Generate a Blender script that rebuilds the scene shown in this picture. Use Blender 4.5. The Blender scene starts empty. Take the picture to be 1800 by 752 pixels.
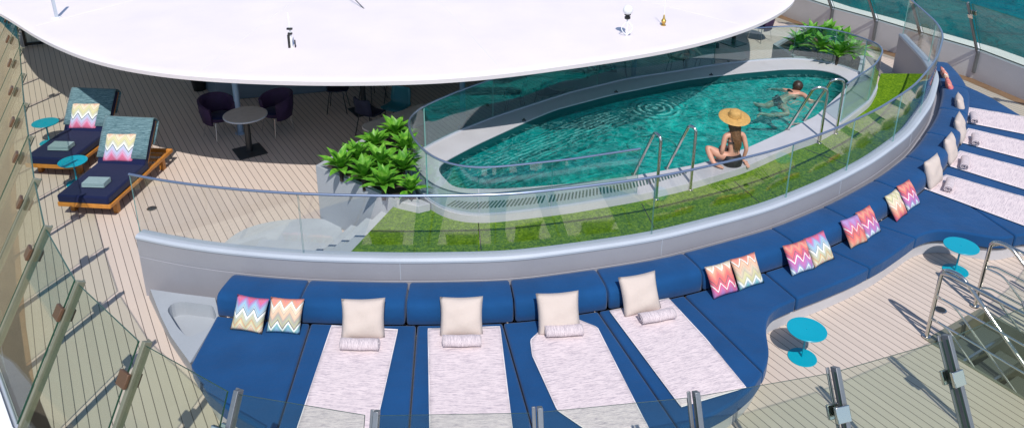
import bpy, bmesh, math, random
from mathutils import Vector, Matrix
from mathutils.geometry import tessellate_polygon
random.seed(7)
sc = bpy.context.scene
COL = sc.collection
PI = math.pi
# ------------------------------------------------------------------ camera model (metres; deck is z = 0)
FPX, CX, CY = 1412.07, 900.0, 150.0
PITCH, ROLL, HC = 0.372248, 0.0075163, 6.45
_F = Vector((0, math.cos(PITCH), -math.sin(PITCH))); _X = Vector((1, 0, 0)); _U = _X.cross(_F)
_c, _s = math.cos(ROLL), math.sin(ROLL)
CR = _c*_X + _s*_U; CU = -_s*_X + _c*_U

def at(px, py, z=0.0):
    "point of the place that stands at height z where the survey photo shows it"
    d = CR*((px-CX)/FPX) - CU*((py-CY)/FPX) + _F
    t = (z-HC)/d.z
    return Vector((0, 0, HC)) + d*t

def ats(pts, z): return [at(x, y, z) for x, y in pts]

SUN_L = Vector((-0.13, 0.79, -1.0)).normalized()

# ------------------------------------------------------------------ materials
MAT = {}
def mat(name, col=(.5, .5, .5), rough=.5, metal=0, spec=.5, **k):
    m = bpy.data.materials.new(name); m.use_nodes = True
    b = m.node_tree.nodes['Principled BSDF']
    b.inputs['Base Color'].default_value = (*col, 1); b.inputs['Roughness'].default_value = rough
    b.inputs['Metallic'].default_value = metal; b.inputs['Specular IOR Level'].default_value = spec
    for kk, v in k.items(): b.inputs[kk.replace('_', ' ')].default_value = v
    MAT[name] = m
    return m

class N:
    "tiny node helper"
    def __init__(s, m):
        s.m = m; s.t = m.node_tree; s.b = s.t.nodes.get('Principled BSDF')
    def n(s, typ, **k):
        nd = s.t.nodes.new(typ)
        for a, v in k.items():
            if a.startswith('i_'): nd.inputs[a[2:].replace('_', ' ')].default_value = v
            else: setattr(nd, a, v)
        return nd
    def l(s, a, b): s.t.links.new(a, b)
    def math(s, op, a, b=None, c=None):
        nd = s.t.nodes.new('ShaderNodeMath'); nd.operation = op
        for i, v in enumerate((a, b, c)):
            if v is None: continue
            if isinstance(v, (int, float)): nd.inputs[i].default_value = v
            else: s.l(v, nd.inputs[i])
        return nd.outputs[0]
    def mix(s, fac, a, b, blend='MIX'):
        nd = s.t.nodes.new('ShaderNodeMix'); nd.data_type = 'RGBA'; nd.blend_type = blend
        for sock, v in ((nd.inputs[0], fac), (nd.inputs[6], a), (nd.inputs[7], b)):
            if isinstance(v, (int, float)): sock.default_value = v
            elif isinstance(v, tuple): sock.default_value = (*v, 1) if len(v) == 3 else v
            else: s.l(v, sock)
        return nd.outputs[2]
    def noise(s, vec, scale, detail=3, rough=.5, out=0, dist=0):
        nd = s.n('ShaderNodeTexNoise'); nd.inputs['Scale'].default_value = scale
        nd.inputs['Detail'].default_value = detail; nd.inputs['Roughness'].default_value = rough
        nd.inputs['Distortion'].default_value = dist
        if vec is not None: s.l(vec, nd.inputs['Vector'])
        return nd.outputs[out]
    def ramp(s, fac, stops, interp='LINEAR'):
        nd = s.n('ShaderNodeValToRGB'); cr = nd.color_ramp; cr.interpolation = interp
        while len(cr.elements) < len(stops): cr.elements.new(.5)
        for e, (p, c) in zip(cr.elements, stops): e.position = p; e.color = (*c, 1)
        s.l(fac, nd.inputs[0]); return nd.outputs[0]
    def bump(s, h, strength=.3, dist=.01):
        nd = s.n('ShaderNodeBump'); nd.inputs['Strength'].default_value = strength; nd.inputs['Distance'].default_value = dist
        s.l(h, nd.inputs['Height']); return nd.outputs[0]
    def pos(s): return s.n('ShaderNodeNewGeometry').outputs['Position']
    def obj(s): return s.n('ShaderNodeTexCoord').outputs['Object']
    def uv(s): return s.n('ShaderNodeTexCoord').outputs['UV']
    def scale(s, v, sx, sy, sz, rot=0):
        nd = s.n('ShaderNodeMapping'); nd.inputs['Scale'].default_value = (sx, sy, sz); nd.inputs['Rotation'].default_value = (0, 0, rot)
        s.l(v, nd.inputs['Vector']); return nd.outputs[0]
    def sep(s, v):
        nd = s.n('ShaderNodeSeparateXYZ'); s.l(v, nd.inputs[0]); return nd.outputs

def weathered(name, col, rough, var=.12, scale=1.5, bump=.0, metal=0, spec=.5, fine=60):
    m = mat(name, col, rough, metal, spec); h = N(m); p = h.pos()
    a = h.noise(p, scale, 5, .6); b = h.noise(p, fine, 2)
    v = h.math('ADD', h.math('MULTIPLY', a, .8), h.math('MULTIPLY', b, .35))
    lo = tuple(c*(1-var) for c in col); hi = tuple(min(1, c*(1+var)) for c in col)
    h.l(h.ramp(v, [(.35, lo), (.8, hi)]), h.b.inputs['Base Color'])
    h.l(h.math('ADD', h.math('MULTIPLY', a, .2), rough-.1), h.b.inputs['Roughness'])
    if bump: h.l(h.bump(b, bump, .003), h.b.inputs['Normal'])
    return m

# deck planks: real direction and width of the boards
PD = Vector((-.525, .851, 0)).normalized(); PN = Vector((.851, .525, 0)).normalized()
def plank_material(name, col, caulk, w=.106, joint=.07):
    m = mat(name, col, .62, spec=.3); h = N(m); p = h.pos()
    def dot(v):
        nd = h.n('ShaderNodeVectorMath', operation='DOT_PRODUCT'); h.l(p, nd.inputs[0]); nd.inputs[1].default_value = v; return nd.outputs['Value']
    u = h.math('DIVIDE', dot(PN), w); v = dot(PD)
    fr = h.math('FRACT', u); fl = h.math('FLOOR', u)
    d = h.math('ABSOLUTE', h.math('SUBTRACT', fr, .5))
    line = h.math('GREATER_THAN', d, .5-joint/2)
    # butt joints, staggered per board
    wn = h.n('ShaderNodeTexWhiteNoise', noise_dimensions='1D'); h.l(fl, wn.inputs['W'])
    vj = h.math('DIVIDE', h.math('ADD', v, h.math('MULTIPLY', wn.outputs['Value'], 7.3)), 3.9)
    seg = h.math('FLOOR', vj)
    wn2 = h.n('ShaderNodeTexWhiteNoise', noise_dimensions='2D'); cb = h.n('ShaderNodeCombineXYZ')
    h.l(fl, cb.inputs[0]); h.l(seg, cb.inputs[1]); h.l(cb.outputs[0], wn2.inputs['Vector'])
    c3 = h.n('ShaderNodeCombineXYZ'); h.l(h.math('MULTIPLY', u, 5.0), c3.inputs[0]); h.l(h.math('MULTIPLY', v, 1.6), c3.inputs[1])
    grain = h.noise(c3.outputs[0], 3.0, 6, .65)
    blot = h.noise(p, .8, 5, .6)
    lo = tuple(c*.95 for c in col); hi = tuple(c*1.04 for c in col)
    c1 = h.mix(wn2.outputs['Value'], lo, hi)
    c1 = h.mix(h.math('MULTIPLY', grain, .6), c1, tuple(c*.78 for c in col))
    c1 = h.mix(h.math('MULTIPLY', h.math('SUBTRACT', blot, .4), .6), c1, (col[0]*.78, col[1]*.8, col[2]*.84))
    c1 = h.mix(line, c1, caulk)
    h.l(c1, h.b.inputs['Base Color'])
    h.l(h.bump(h.math('SUBTRACT', h.math('MULTIPLY', grain, .25), line), .35, .004), h.b.inputs['Normal'])
    return m
plank_material('teak_deck', (.64, .535, .468), (.16, .13, .12), joint=.085)
weathered('tan_deck_reflection', (.52, .42, .26), .6, .08, 1.5)
weathered('reflection_and_rack_brown', (.30, .17, .10), .6, .2, 3)
weathered('grey_paint', (.305, .305, .345), .45, .07, 1.2)
weathered('planter_grey', (.36, .385, .42), .5, .07, 1.6)
weathered('cap_paint', (.42, .46, .53), .35, .05, 1.5)
weathered('light_composite', (.49, .485, .52), .5, .07, 2.5, .1)
weathered('step_composite', (.44, .47, .50), .6, .08, 3, .15)
weathered('white_roof', (.79, .715, .735), .5, .05, .8)
weathered('white_paint', (.80, .80, .80), .4, .04, 1)
weathered('bulwark_grey', (.66, .63, .67), .4, .08, 1.0)
weathered('post_metal', (.25, .245, .18), .35, .12, 4, 0, .35)
mat('brown_reflection_metal', (.16, .085, .05), .35, .3)
weathered('post_grey', (.20, .21, .23), .35, .12, 4, 0, .5)
mat('bright_metal', (.75, .75, .76), .22, 1)
mat('rail_metal', (.30, .36, .50), .32, .8)
mat('steel', (.62, .60, .56), .2, 1)
mat('dark_metal', (.03, .032, .035), .4)
mat('black_plastic', (.012, .012, .013), .45)
mat('rubber_dark', (.03, .03, .03), .8)
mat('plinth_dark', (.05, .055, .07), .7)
weathered('turquoise_paint', (.0, .32, .44), .35, .05, 3)
weathered('table_top', (.42, .39, .37), .45, .15, 9)
mat('glass_edge', (.22, .48, .46), .3)
mat('glass_edge_dark', (.03, .09, .06), .3)
weathered('orange_wood', (.50, .20, .035), .4, .25, 9)
mat('brass', (.55, .36, .10), .35, .8)
weathered('navy_weave', (.012, .014, .040), .75, .4, 8, .4, fine=140)
weathered('purple_weave', (.030, .012, .055), .75, .4, 8, .4, fine=140)
weathered('teal_plastic', (.015, .16, .21), .4, .1, 4)
weathered('skin', (.56, .29, .205), .5, .1, 12)
weathered('straw', (.50, .29, .085), .7, .25, 30, .5, fine=200)
weathered('hair', (.13, .065, .028), .5, .5, 60)
weathered('dark_hair', (.035, .02, .014), .45, .5, 60)
mat('bikini_black', (.012, .012, .016), .6)
weathered('bulkhead', (.16, .22, .29), .35, .1, 2)
mat('stair_rubber', (.09, .10, .095), .7)

def cloth(name, col, var=.12, fine=220, bump=.25, rough=.85):
    m = mat(name, col, rough, spec=.25); h = N(m); p = h.pos()
    a = h.noise(p, 2.2, 4); b = h.noise(p, fine, 2, .7); c = h.noise(p, 9, 3)
    col2 = h.ramp(h.math('ADD', h.math('MULTIPLY', a, .6), h.math('MULTIPLY', b, .45)), [(.3, tuple(x*(1-var) for x in col)), (.8, tuple(x*(1+var) for x in col))])
    h.l(col2, h.b.inputs['Base Color'])
    h.b.inputs['Sheen Weight'].default_value = .12; h.b.inputs['Sheen Roughness'].default_value = .5
    h.l(h.bump(h.math('ADD', h.math('MULTIPLY', b, .15), h.math('MULTIPLY', c, 1.0)), bump, .012), h.b.inputs['Normal'])
    return m
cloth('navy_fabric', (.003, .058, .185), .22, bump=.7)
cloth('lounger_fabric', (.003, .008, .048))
cloth('cream_fabric', (.56, .475, .435), .08, bump=.5)
cloth('seam_cord', (.05, .05, .05))

def streaked(name, base, streak, along_u=True, dens=1.0, bump=.3):
    m = mat(name, base, .9, spec=.15); h = N(m); u = h.uv()
    s = h.scale(u, 3, 60, 1) if along_u else h.scale(u, 60, 3, 1)
    a = h.noise(s, 1.6, 5, .7, dist=.6)
    t = h.scale(u, 14, 160, 1) if along_u else h.scale(u, 160, 14, 1)
    b = h.noise(t, 1.2, 3, .6)
    v = h.math('ADD', h.math('MULTIPLY', a, .65), h.math('MULTIPLY', b, .35))
    h.l(h.ramp(v, [(.36, streak), (.36+.17/dens, base)]), h.b.inputs['Base Color'])
    h.b.inputs['Sheen Weight'].default_value = .2
    h.l(h.bump(v, bump, .006), h.b.inputs['Normal'])
    return m
streaked('towel_lilac', (.76, .645, .66), (.28, .23, .29), True, 1.0)
streaked('towel_roll', (.72, .62, .64), (.20, .17, .22), False, .8)
streaked('towel_teal', (.21, .33, .37), (.015, .06, .08), True, .55)
streaked('towel_grey', (.30, .40, .42), (.13, .22, .24), True, .7)
mat('towel_hem', (.82, .76, .78), .9)

def chevron(name, stops, zig=3, amp=.24):
    m = mat(name, (1, 1, 1), .85, spec=.2); h = N(m); u = h.uv(); x = h.sep(u)
    tri = h.math('PINGPONG', h.math('MULTIPLY', x[0], zig*2.0), 1.0)
    wob = h.noise(h.scale(u, 90, 8, 1), 1, 2)
    v = h.math('ADD', h.math('ADD', x[1], h.math('MULTIPLY', h.math('SUBTRACT', tri, .5), amp)), h.math('MULTIPLY', h.math('SUBTRACT', wob, .5), .03))
    col = h.ramp(v, stops)
    fine = h.math('PINGPONG', h.math('MULTIPLY', v, 34), 1.0)
    col = h.mix(h.math('MULTIPLY', fine, .35), col, h.mix(.55, col, (.75, .70, .66)))
    f2 = h.math('GREATER_THAN', h.math('PINGPONG', h.math('MULTIPLY', v, 11), 1.0), .86)
    col = h.mix(h.math('MULTIPLY', f2, .55), col, (.30, .22, .24))
    def line(pos, w, c, col):
        w = w*1.25
        d = h.math('LESS_THAN', h.math('ABSOLUTE', h.math('SUBTRACT', v, pos)), w)
        return h.mix(h.math('MULTIPLY', d, .9), col, c)
    return m, h, v, col, line
def chevron_mat(name, stops, lines, zig=3, amp=.24):
    m, h, v, col, line = chevron(name, stops, zig, amp)
    for p, w, c in lines: col = line(p, w, c, col)
    h.l(col, h.b.inputs['Base Color'])
    h.l(h.bump(h.noise(h.uv(), 160, 2), .3, .003), h.b.inputs['Normal'])
PK = (.56, .07, .20); RD = (.60, .08, .10); OR = (.66, .25, .16); PE = (.72, .45, .30); LI = (.52, .50, .24); BL = (.22, .42, .58)
PU = (.34, .14, .42); WH = (.82, .82, .78); DK = (.06, .09, .13); CR_ = (.68, .60, .44); LB = (.40, .52, .60); TE = (.12, .42, .46); GR = (.32, .33, .28)
chevron_mat('chevron_pink_bottom', [(0, PK), (.12, PK), (.24, (.55, .30, .50)), (.38, (.38, .42, .62)), (.5, LB), (.60, (.55, .56, .42)), (.72, LI), (.86, CR_), (1, PE)], [(.52, .022, WH), (.475, .012, DK)])
chevron_mat('chevron_pink_top', [(0, PE), (.12, CR_), (.22, LI), (.35, (.45, .44, .30)), (.55, LB), (.7, BL), (.85, PU), (.93, PK), (1, PK)], [(.50, .04, WH), (.555, .013, DK), (.24, .01, OR)])
chevron_mat('chevron_salmon_top', [(0, BL), (.12, TE), (.22, LI), (.4, GR), (.55, PE), (.7, CR_), (.85, OR), (1, (.68, .2, .16))], [(.20, .03, WH), (.245, .012, DK), (.78, .022, WH), (.82, .012, GR)])
chevron_mat('chevron_red', [(0, PU), (.1, (.42, .10, .34)), (.25, PK), (.45, RD), (.62, (.70, .12, .10)), (.75, OR), (.9, PE), (1, CR_)], [(.30, .018, WH), (.46, .01, DK), (.90, .02, WH)])
chevron_mat('chevron_red_violet', [(0, LB), (.12, BL), (.22, PU), (.4, (.45, .10, .36)), (.55, PK), (.72, RD), (.88, OR), (1, RD)], [(.48, .020, WH), (.62, .01, DK), (.1, .02, WH)])
chevron_mat('chevron_violet_orange', [(0, PE), (.15, OR), (.35, (.72, .10, .08)), (.5, RD), (.65, PK), (.8, PU), (1, (.36, .22, .52))], [(.60, .018, WH), (.42, .01, DK)])
chevron_mat('chevron_sand_red', [(0, PK), (.12, RD), (.3, OR), (.5, PE), (.7, CR_), (.85, LI), (1, CR_)], [(.52, .015, WH), (.8, .012, GR)])
chevron_mat('chevron_mint', [(0, TE), (.14, LB), (.3, LI), (.5, (.5, .44, .33)), (.68, PE), (.85, OR), (1, (.7, .2, .15))], [(.18, .025, WH), (.84, .02, WH), (.79, .01, GR)])

# turf
m = mat('turf', (.09, .17, .02), .9, spec=.15); h = N(m); p = h.pos()
a = h.noise(p, 70, 3, .85); b = h.noise(p, 5, 3); c = h.noise(h.scale(p, 1, 1, 1), 28, 2)
v = h.math('ADD', h.math('MULTIPLY', a, .6), h.math('ADD', h.math('MULTIPLY', b, .1), h.math('MULTIPLY', c, .35)))
h.l(h.ramp(v, [(.38, (.02, .08, .000)), (.52, (.11, .23, .004)), (.66, (.27, .42, .012))]), h.b.inputs['Base Color'])
h.l(h.bump(h.math('ADD', a, c), .9, .02), h.b.inputs['Normal'])

# leaves
m = mat('leaf', (.1, .3, .03), .42, spec=.4); h = N(m)
oi = h.n('ShaderNodeObjectInfo').outputs['Random']; u = h.uv(); x = h.sep(u)
mid = h.math('ABSOLUTE', h.math('SUBTRACT', x[0], .5))
n1 = h.noise(h.pos(), 14, 3)
cc = h.ramp(n1, [(.35, (.07, .27, .02)), (.55, (.17, .45, .035)), (.72, (.34, .62, .10))])
cc = h.mix(h.math('MULTIPLY', h.math('LESS_THAN', mid, .05), .45), cc, (.3, .55, .12))
cc = h.mix(h.math('MULTIPLY', oi, .3), cc, (.05, .22, .02))
h.l(cc, h.b.inputs['Base Color'])
tr = h.n('ShaderNodeBsdfTranslucent'); h.l(cc, tr.inputs[0]); mx = h.n('ShaderNodeMixShader'); mx.inputs[0].default_value = .3
h.l(h.b.outputs[0], mx.inputs[1]); h.l(tr.outputs[0], mx.inputs[2])
h.l(mx.outputs[0], h.t.nodes['Material Output'].inputs[0])
weathered('soil', (.035, .028, .02), .9, .3, 20, .5)

# glass: clear sheet = tinted transmission + mirror by Fresnel
def sheet_glass(name, tint, extra=1.0, rough=0.0, ior=1.5):
    m = bpy.data.materials.new(name); m.use_nodes = True; t = m.node_tree; MAT[name] = m
    t.nodes.remove(t.nodes['Principled BSDF']); h = N(m)
    tr = h.n('ShaderNodeBsdfTransparent'); tr.inputs[0].default_value = (*tint, 1)
    gl = h.n('ShaderNodeBsdfGlossy'); gl.inputs['Roughness'].default_value = rough
    geo = h.n('ShaderNodeNewGeometry'); fr = h.n('ShaderNodeVectorMath', operation='DOT_PRODUCT')
    h.l(geo.outputs['Incoming'], fr.inputs[0]); h.l(geo.outputs['Normal'], fr.inputs[1])
    ca = h.math('SUBTRACT', 1.0, h.math('ABSOLUTE', fr.outputs['Value']))
    f0 = ((ior-1)/(ior+1))**2*extra
    f = h.math('ADD', f0, h.math('MULTIPLY', h.math('POWER', ca, 5.0), 1-f0))
    mx = h.n('ShaderNodeMixShader'); h.l(f, mx.inputs[0]); h.l(tr.outputs[0], mx.inputs[1]); h.l(gl.outputs[0], mx.inputs[2])
    h.l(mx.outputs[0], t.nodes['Material Output'].inputs[0])
    return m, h, gl, fr, mx
sheet_glass('clear_glass', (.98, .994, .985), 2.3)
sheet_glass('pool_glass', (.90, .98, .97), 3.0)
sheet_glass('teal_reflection_glass', (.60, .86, .88), 6.0)  # teal tint stands in for pool water mirrored in the back panels
sheet_glass('screen_glass', (.885, .92, .875), .5)

# pool water
m, h, gl, fr, mx = sheet_glass('pool_water', (.52, .88, .86), 1.6, .02, 1.33)
p = h.pos()
JC = at(1152, 190, .8)
sub = h.n('ShaderNodeVectorMath', operation='SUBTRACT'); h.l(p, sub.inputs[0]); sub.inputs[1].default_value = JC
ln = h.n('ShaderNodeVectorMath', operation='LENGTH'); h.l(sub.outputs[0], ln.inputs[0]); r = ln.outputs['Value']
rings = h.math('MULTIPLY', h.math('SINE', h.math('MULTIPLY', r, 48)), h.math('MINIMUM', h.math('MAXIMUM', h.math('SUBTRACT', 2.2, h.math('MULTIPLY', r, 3.6)), 0), 1.0))
w1 = h.noise(p, 2.6, 3, .55, dist=1.2); w2 = h.noise(p, 11, 3, .6, dist=.8)
# rows of small ripples running across the pool from the inlet
A0, A1 = at(790, 326, .8), at(1085, 205, .8); dd = (A1-A0).normalized(); nn = Vector((-dd.y, dd.x, 0))
def dotp(v):
    nd = h.n('ShaderNodeVectorMath', operation='DOT_PRODUCT'); h.l(p, nd.inputs[0]); nd.inputs[1].default_value = v; return nd.outputs['Value']
off = h.math('ADD', h.math('SUBTRACT', dotp(nn), A0.dot(nn)), h.math('MULTIPLY', h.math('SUBTRACT', w1, .5), .16))
alo = h.math('SUBTRACT', dotp(dd), A0.dot(dd))
msk = h.math('MULTIPLY', h.math('MAXIMUM', h.math('SUBTRACT', 1.0, h.math('MULTIPLY', h.math('ABSOLUTE', h.math('SUBTRACT', off, .05)), 2.4)), 0),
             h.math('MULTIPLY', h.math('LESS_THAN', alo, (A1-A0).length), 1.0))
rows = h.math('MULTIPLY', h.math('SINE', h.math('MULTIPLY', off, 75)), msk)
hh = h.math('ADD', h.math('ADD', h.math('MULTIPLY', w1, 1.4), h.math('MULTIPLY', w2, .25)), h.math('ADD', h.math('MULTIPLY', rings, .45), h.math('MULTIPLY', rows, .55)))
bp_ = h.bump(hh, 1.0, .07)
ripple_light = h.math('MULTIPLY', h.math('MAXIMUM', h.math('ADD', h.math('MULTIPLY', rings, .9), h.math('MULTIPLY', rows, .7)), 0), h.math('GREATER_THAN', h.noise(p, 7, 4, .7), .46))
tw_ = h.noise(h.scale(p, 1, 1, 1), 3.1, 5, .6, dist=2.2); light_wisp = h.math('MAXIMUM', h.math('SUBTRACT', .035, h.math('ABSOLUTE', h.math('SUBTRACT', tw_, .5))), 0)
ripple_light = h.math('ADD', h.math('MULTIPLY', ripple_light, .42), h.math('MULTIPLY', light_wisp, 7.0))  # pale diffuse flecks stand in for light refracted by the ripples
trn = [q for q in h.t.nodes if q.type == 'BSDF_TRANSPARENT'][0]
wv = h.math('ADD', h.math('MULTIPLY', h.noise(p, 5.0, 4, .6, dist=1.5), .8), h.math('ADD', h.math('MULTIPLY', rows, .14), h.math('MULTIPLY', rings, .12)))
h.l(h.ramp(wv, [(.28, (.34, .74, .77)), (.42, (.50, .88, .88)), (.56, (.74, .97, .95))]), trn.inputs[0])  # lighter crests and darker troughs: ripple light put into the tint
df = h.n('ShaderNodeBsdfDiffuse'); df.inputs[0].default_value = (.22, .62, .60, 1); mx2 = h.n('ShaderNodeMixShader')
h.l(h.math('MINIMUM', ripple_light, .6), mx2.inputs[0]); h.l(mx.outputs[0], mx2.inputs[1]); h.l(df.outputs[0], mx2.inputs[2]); h.l(mx2.outputs[0], h.t.nodes['Material Output'].inputs[0])
h.l(bp_, gl.inputs['Normal']); h.l(bp_, fr.inputs[1])
# pool floor
m = mat('pool_floor', (.006, .30, .28), .5); h = N(m); p = h.pos()
a = h.noise(p, 2.2, 5, .65, dist=1.6)
vor = h.n('ShaderNodeTexVoronoi', feature='DISTANCE_TO_EDGE'); vor.inputs['Scale'].default_value = 26; h.l(p, vor.inputs['Vector'])
base = h.ramp(a, [(.3, (.002, .22, .215)), (.5, (.006, .37, .345)), (.7, (.05, .60, .54))])
h.l(h.mix(h.math('MULTIPLY', h.math('LESS_THAN', vor.outputs['Distance'], .03), .12), base, (.1, .5, .45)), h.b.inputs['Base Color'])
mat('pool_step_edge', (.05, .42, .38), .5)
mat('waterline_shade_and_slots', (.004, .07, .075), .3)

# sea
m = mat('sea', (.006, .13, .15), .6, spec=.05); h = N(m); p = h.pos()
a = h.noise(p, .012, 4, .6); b = h.noise(h.scale(p, 1, .45, 1), .55, 6, .62, dist=.4); c = h.noise(p, .15, 5, .6, dist=.8)
h.l(h.ramp(h.math('ADD', h.math('MULTIPLY', a, .5), h.math('MULTIPLY', c, .5)), [(.35, (.0, .075, .11)), (.55, (.001, .14, .16)), (.75, (.003, .20, .19))]), h.b.inputs['Base Color'])
h.l(h.bump(h.math('ADD', b, h.math('MULTIPLY', c, 1.5)), 1.0, 1.2), h.b.inputs['Normal'])

# ------------------------------------------------------------------ mesh builders
class MB:
    def __init__(s): s.v = []; s.f = []; s.mi = []; s.uv = {}; s.cur = 0
    def add(s, verts, faces, mi=None):
        o = len(s.v); s.v += [tuple(q) for q in verts]
        for f in faces: s.f.append([i+o for i in f]); s.mi.append(s.cur if mi is None else mi)
        return o
    def box(s, c, size, rz=0, rot=None, mi=None):
        cx, cy, cz = c; sx, sy, sz = [q/2 for q in size]
        R = rot if rot is not None else Matrix.Rotation(rz, 3, 'Z')
        vs = [Vector(c)+R @ Vector((x*sx, y*sy, z*sz)) for z in (-1, 1) for y in (-1, 1) for x in (-1, 1)]
        s.add(vs, [(0, 2, 3, 1), (4, 5, 7, 6), (0, 1, 5, 4), (2, 6, 7, 3), (0, 4, 6, 2), (1, 3, 7, 5)], mi)
    def prism(s, poly, z0, z1, mi=None, cap=True):
        "poly: list of xy(z ignored); z0/z1 number"
        n = len(poly)
        ar = sum(poly[i][0]*poly[(i+1) % n][1]-poly[(i+1) % n][0]*poly[i][1] for i in range(n))
        if ar < 0: poly = list(reversed(poly))
        vs = [(q[0], q[1], z0) for q in poly]+[(q[0], q[1], z1) for q in poly]
        fs = [(i, (i+1) % n, n+(i+1) % n, n+i) for i in range(n)]
        if cap: fs += [tuple(range(n-1, -1, -1)), tuple(range(n, 2*n))]
        s.add(vs, fs, mi)
    def loft(s, rings, closed=True, caps=True, mi=None):
        n = len(rings[0]); vs = [q for r in rings for q in r]; fs = []
        for k in range(len(rings)-1):
            for i in range(n if closed else n-1):
                a = k*n+i; b = k*n+(i+1) % n; fs.append((a, b, b+n, a+n))
        if caps and closed: fs += [tuple(range(n-1, -1, -1)), tuple(range((len(rings)-1)*n, len(rings)*n))]
        s.add(vs, fs, mi)
    def tube(s, path, r, seg=8, caps=True, mi=None, closed=False):
        P = [Vector(q) for q in path]; n = len(P); rings = []
        rr = r if isinstance(r, (list, tuple)) else [r]*n
        up = None
        for i in range(n):
            if closed: t = (P[(i+1) % n]-P[i-1])
            else: t = (P[min(i+1, n-1)]-P[max(i-1, 0)])
            t = t.normalized()
            if up is None: up = Vector((0, 0, 1)) if abs(t.z) < .9 else Vector((1, 0, 0))
            x = t.cross(up); x = x.normalized() if x.length > 1e-6 else Vector((1, 0, 0)); up = x.cross(t).normalized()
            rings.append([P[i]+(x*math.cos(a)+up*math.sin(a))*rr[i] for a in [2*PI*k/seg for k in range(seg)]])
        if closed: rings.append(rings[0])
        s.loft(rings, True, caps and not closed, mi)
    def lathe(s, prof, c=(0, 0, 0), seg=32, mi=None, rot=None):
        rings = []
        for r, z in prof:
            ring = [Vector((r*math.cos(2*PI*k/seg), r*math.sin(2*PI*k/seg), z)) for k in range(seg)]
            if rot is not None: ring = [rot @ q for q in ring]
            rings.append([q+Vector(c) for q in ring])
        s.loft(rings, True, True, mi)
    def sphere(s, c, r, seg=16, rings=10, sc_=(1, 1, 1), rot=None, mi=None):
        prof = [(math.sin(PI*k/rings)*1.0, -math.cos(PI*k/rings)) for k in range(rings+1)]
        rr = []
        for a, z in prof:
            a = max(a, .001)
            ring = [Vector((a*math.cos(2*PI*k/seg)*r*sc_[0], a*math.sin(2*PI*k/seg)*r*sc_[1], z*r*sc_[2])) for k in range(seg)]
            if rot is not None: ring = [rot @ q for q in ring]
            rr.append([q+Vector(c) for q in ring])
        s.loft(rr, True, True, mi)
    def build(s, name, mats, parent=None, smooth=False, bevel=0, seg=2, sub=0, angle=None, uvf=None, recalc=True):
        me = bpy.data.meshes.new(name); me.from_pydata([tuple(v) for v in s.v], [], s.f)
        if not isinstance(mats, (list, tuple)): mats = [mats]
        for q in mats: me.materials.append(MAT[q])
        for p_, q in zip(me.polygons, s.mi): p_.material_index = q
        if recalc:
            bm = bmesh.new(); bm.from_mesh(me); bmesh.ops.recalc_face_normals(bm, faces=bm.faces); bm.to_mesh(me); bm.free()
        if uvf:
            ul = me.uv_layers.new(name='UVMap')
            for lp in me.loops: ul.data[lp.index].uv = uvf(lp.vertex_index, me.vertices[lp.vertex_index].co)
        o = bpy.data.objects.new(name, me); COL.objects.link(o)
        if parent: o.parent = parent; o.matrix_parent_inverse = parent.matrix_basis.inverted() if False else Matrix()
        if smooth or bevel or sub:
            me.polygons.foreach_set('use_smooth', [True]*len(me.polygons))
        if bevel:
            b = o.modifiers.new('b', 'BEVEL'); b.width = bevel; b.segments = seg; b.limit_method = 'ANGLE'; b.angle_limit = math.radians(35)
            b.harden_normals = False
        if sub:
            q = o.modifiers.new('s', 'SUBSURF'); q.levels = sub; q.render_levels = sub
        if (smooth or bevel) and not sub:
            try: me.set_sharp_from_angle(angle=angle or math.radians(38))
            except Exception: pass
        return o

def tag(o, label=None, cat=None, group=None, kind=None):
    if label: o['label'] = label
    if cat: o['category'] = cat
    if group: o['group'] = group
    if kind: o['kind'] = kind
    return o
def empty(name, loc=(0, 0, 0), rz=0):
    o = bpy.data.objects.new(name, None); COL.objects.link(o); o.location = loc; o.rotation_euler = (0, 0, rz); o.empty_display_size = .1
    return o
def copy_tree(o, parent=None):
    c = o.copy(); COL.objects.link(c); c.parent = parent
    for ch in list(o.children): copy_tree(ch, c)
    return c

def smooth_path(pts, step=.12, it=12, closed=False):
    P = [Vector(q) for q in pts]
    def resample(P, closed):
        Q = P+[P[0]] if closed else P
        L = [0]
        for i in range(1, len(Q)): L.append(L[-1]+(Q[i]-Q[i-1]).length)
        n = max(2, int(round(L[-1]/step))); out = []; j = 0
        for k in range(n if closed else n+1):
            d = L[-1]*k/n
            while j < len(L)-2 and L[j+1] < d: j += 1
            t = (d-L[j])/max(1e-9, L[j+1]-L[j]); out.append(Q[j].lerp(Q[j+1], t))
        return out
    P = resample(P, closed)
    for _ in range(it):
        n = len(P)
        if closed: P = [(P[i-1]+2*P[i]+P[(i+1) % n])/4 for i in range(n)]
        else: P = [P[0]]+[(P[i-1]+2*P[i]+P[i+1])/4 for i in range(1, n-1)]+[P[-1]]
    return resample(P, closed)
def cr_spline(pts, n=8):
    P = [Vector(q) for q in pts]; out = []
    for i in range(len(P)-1):
        p0 = P[max(i-1, 0)]; p1 = P[i]; p2 = P[i+1]; p3 = P[min(i+2, len(P)-1)]
        for k in range(n):
            t = k/n
            out.append(.5*((2*p1)+(p2-p0)*t+(2*p0-5*p1+4*p2-p3)*t*t+(3*p1-p0-3*p2+p3)*t**3))
    return out+[P[-1]]
def normals2d(P, closed=False):
    "left-hand normal of the path direction"
    n = len(P); out = []
    for i in range(n):
        a = P[i-1] if (closed or i > 0) else P[i]; b = P[(i+1) % n] if (closed or i < n-1) else P[i]
        t = Vector((b[0]-a[0], b[1]-a[1], 0)).normalized(); out.append(Vector((-t.y, t.x, 0)))
    return out
def offset(P, d, closed=False):
    N_ = normals2d(P, closed); return [Vector((p[0], p[1], 0))+n*d for p, n in zip(P, N_)]
def setz(P, z): return [Vector((p[0], p[1], z)) for p in P]
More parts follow.
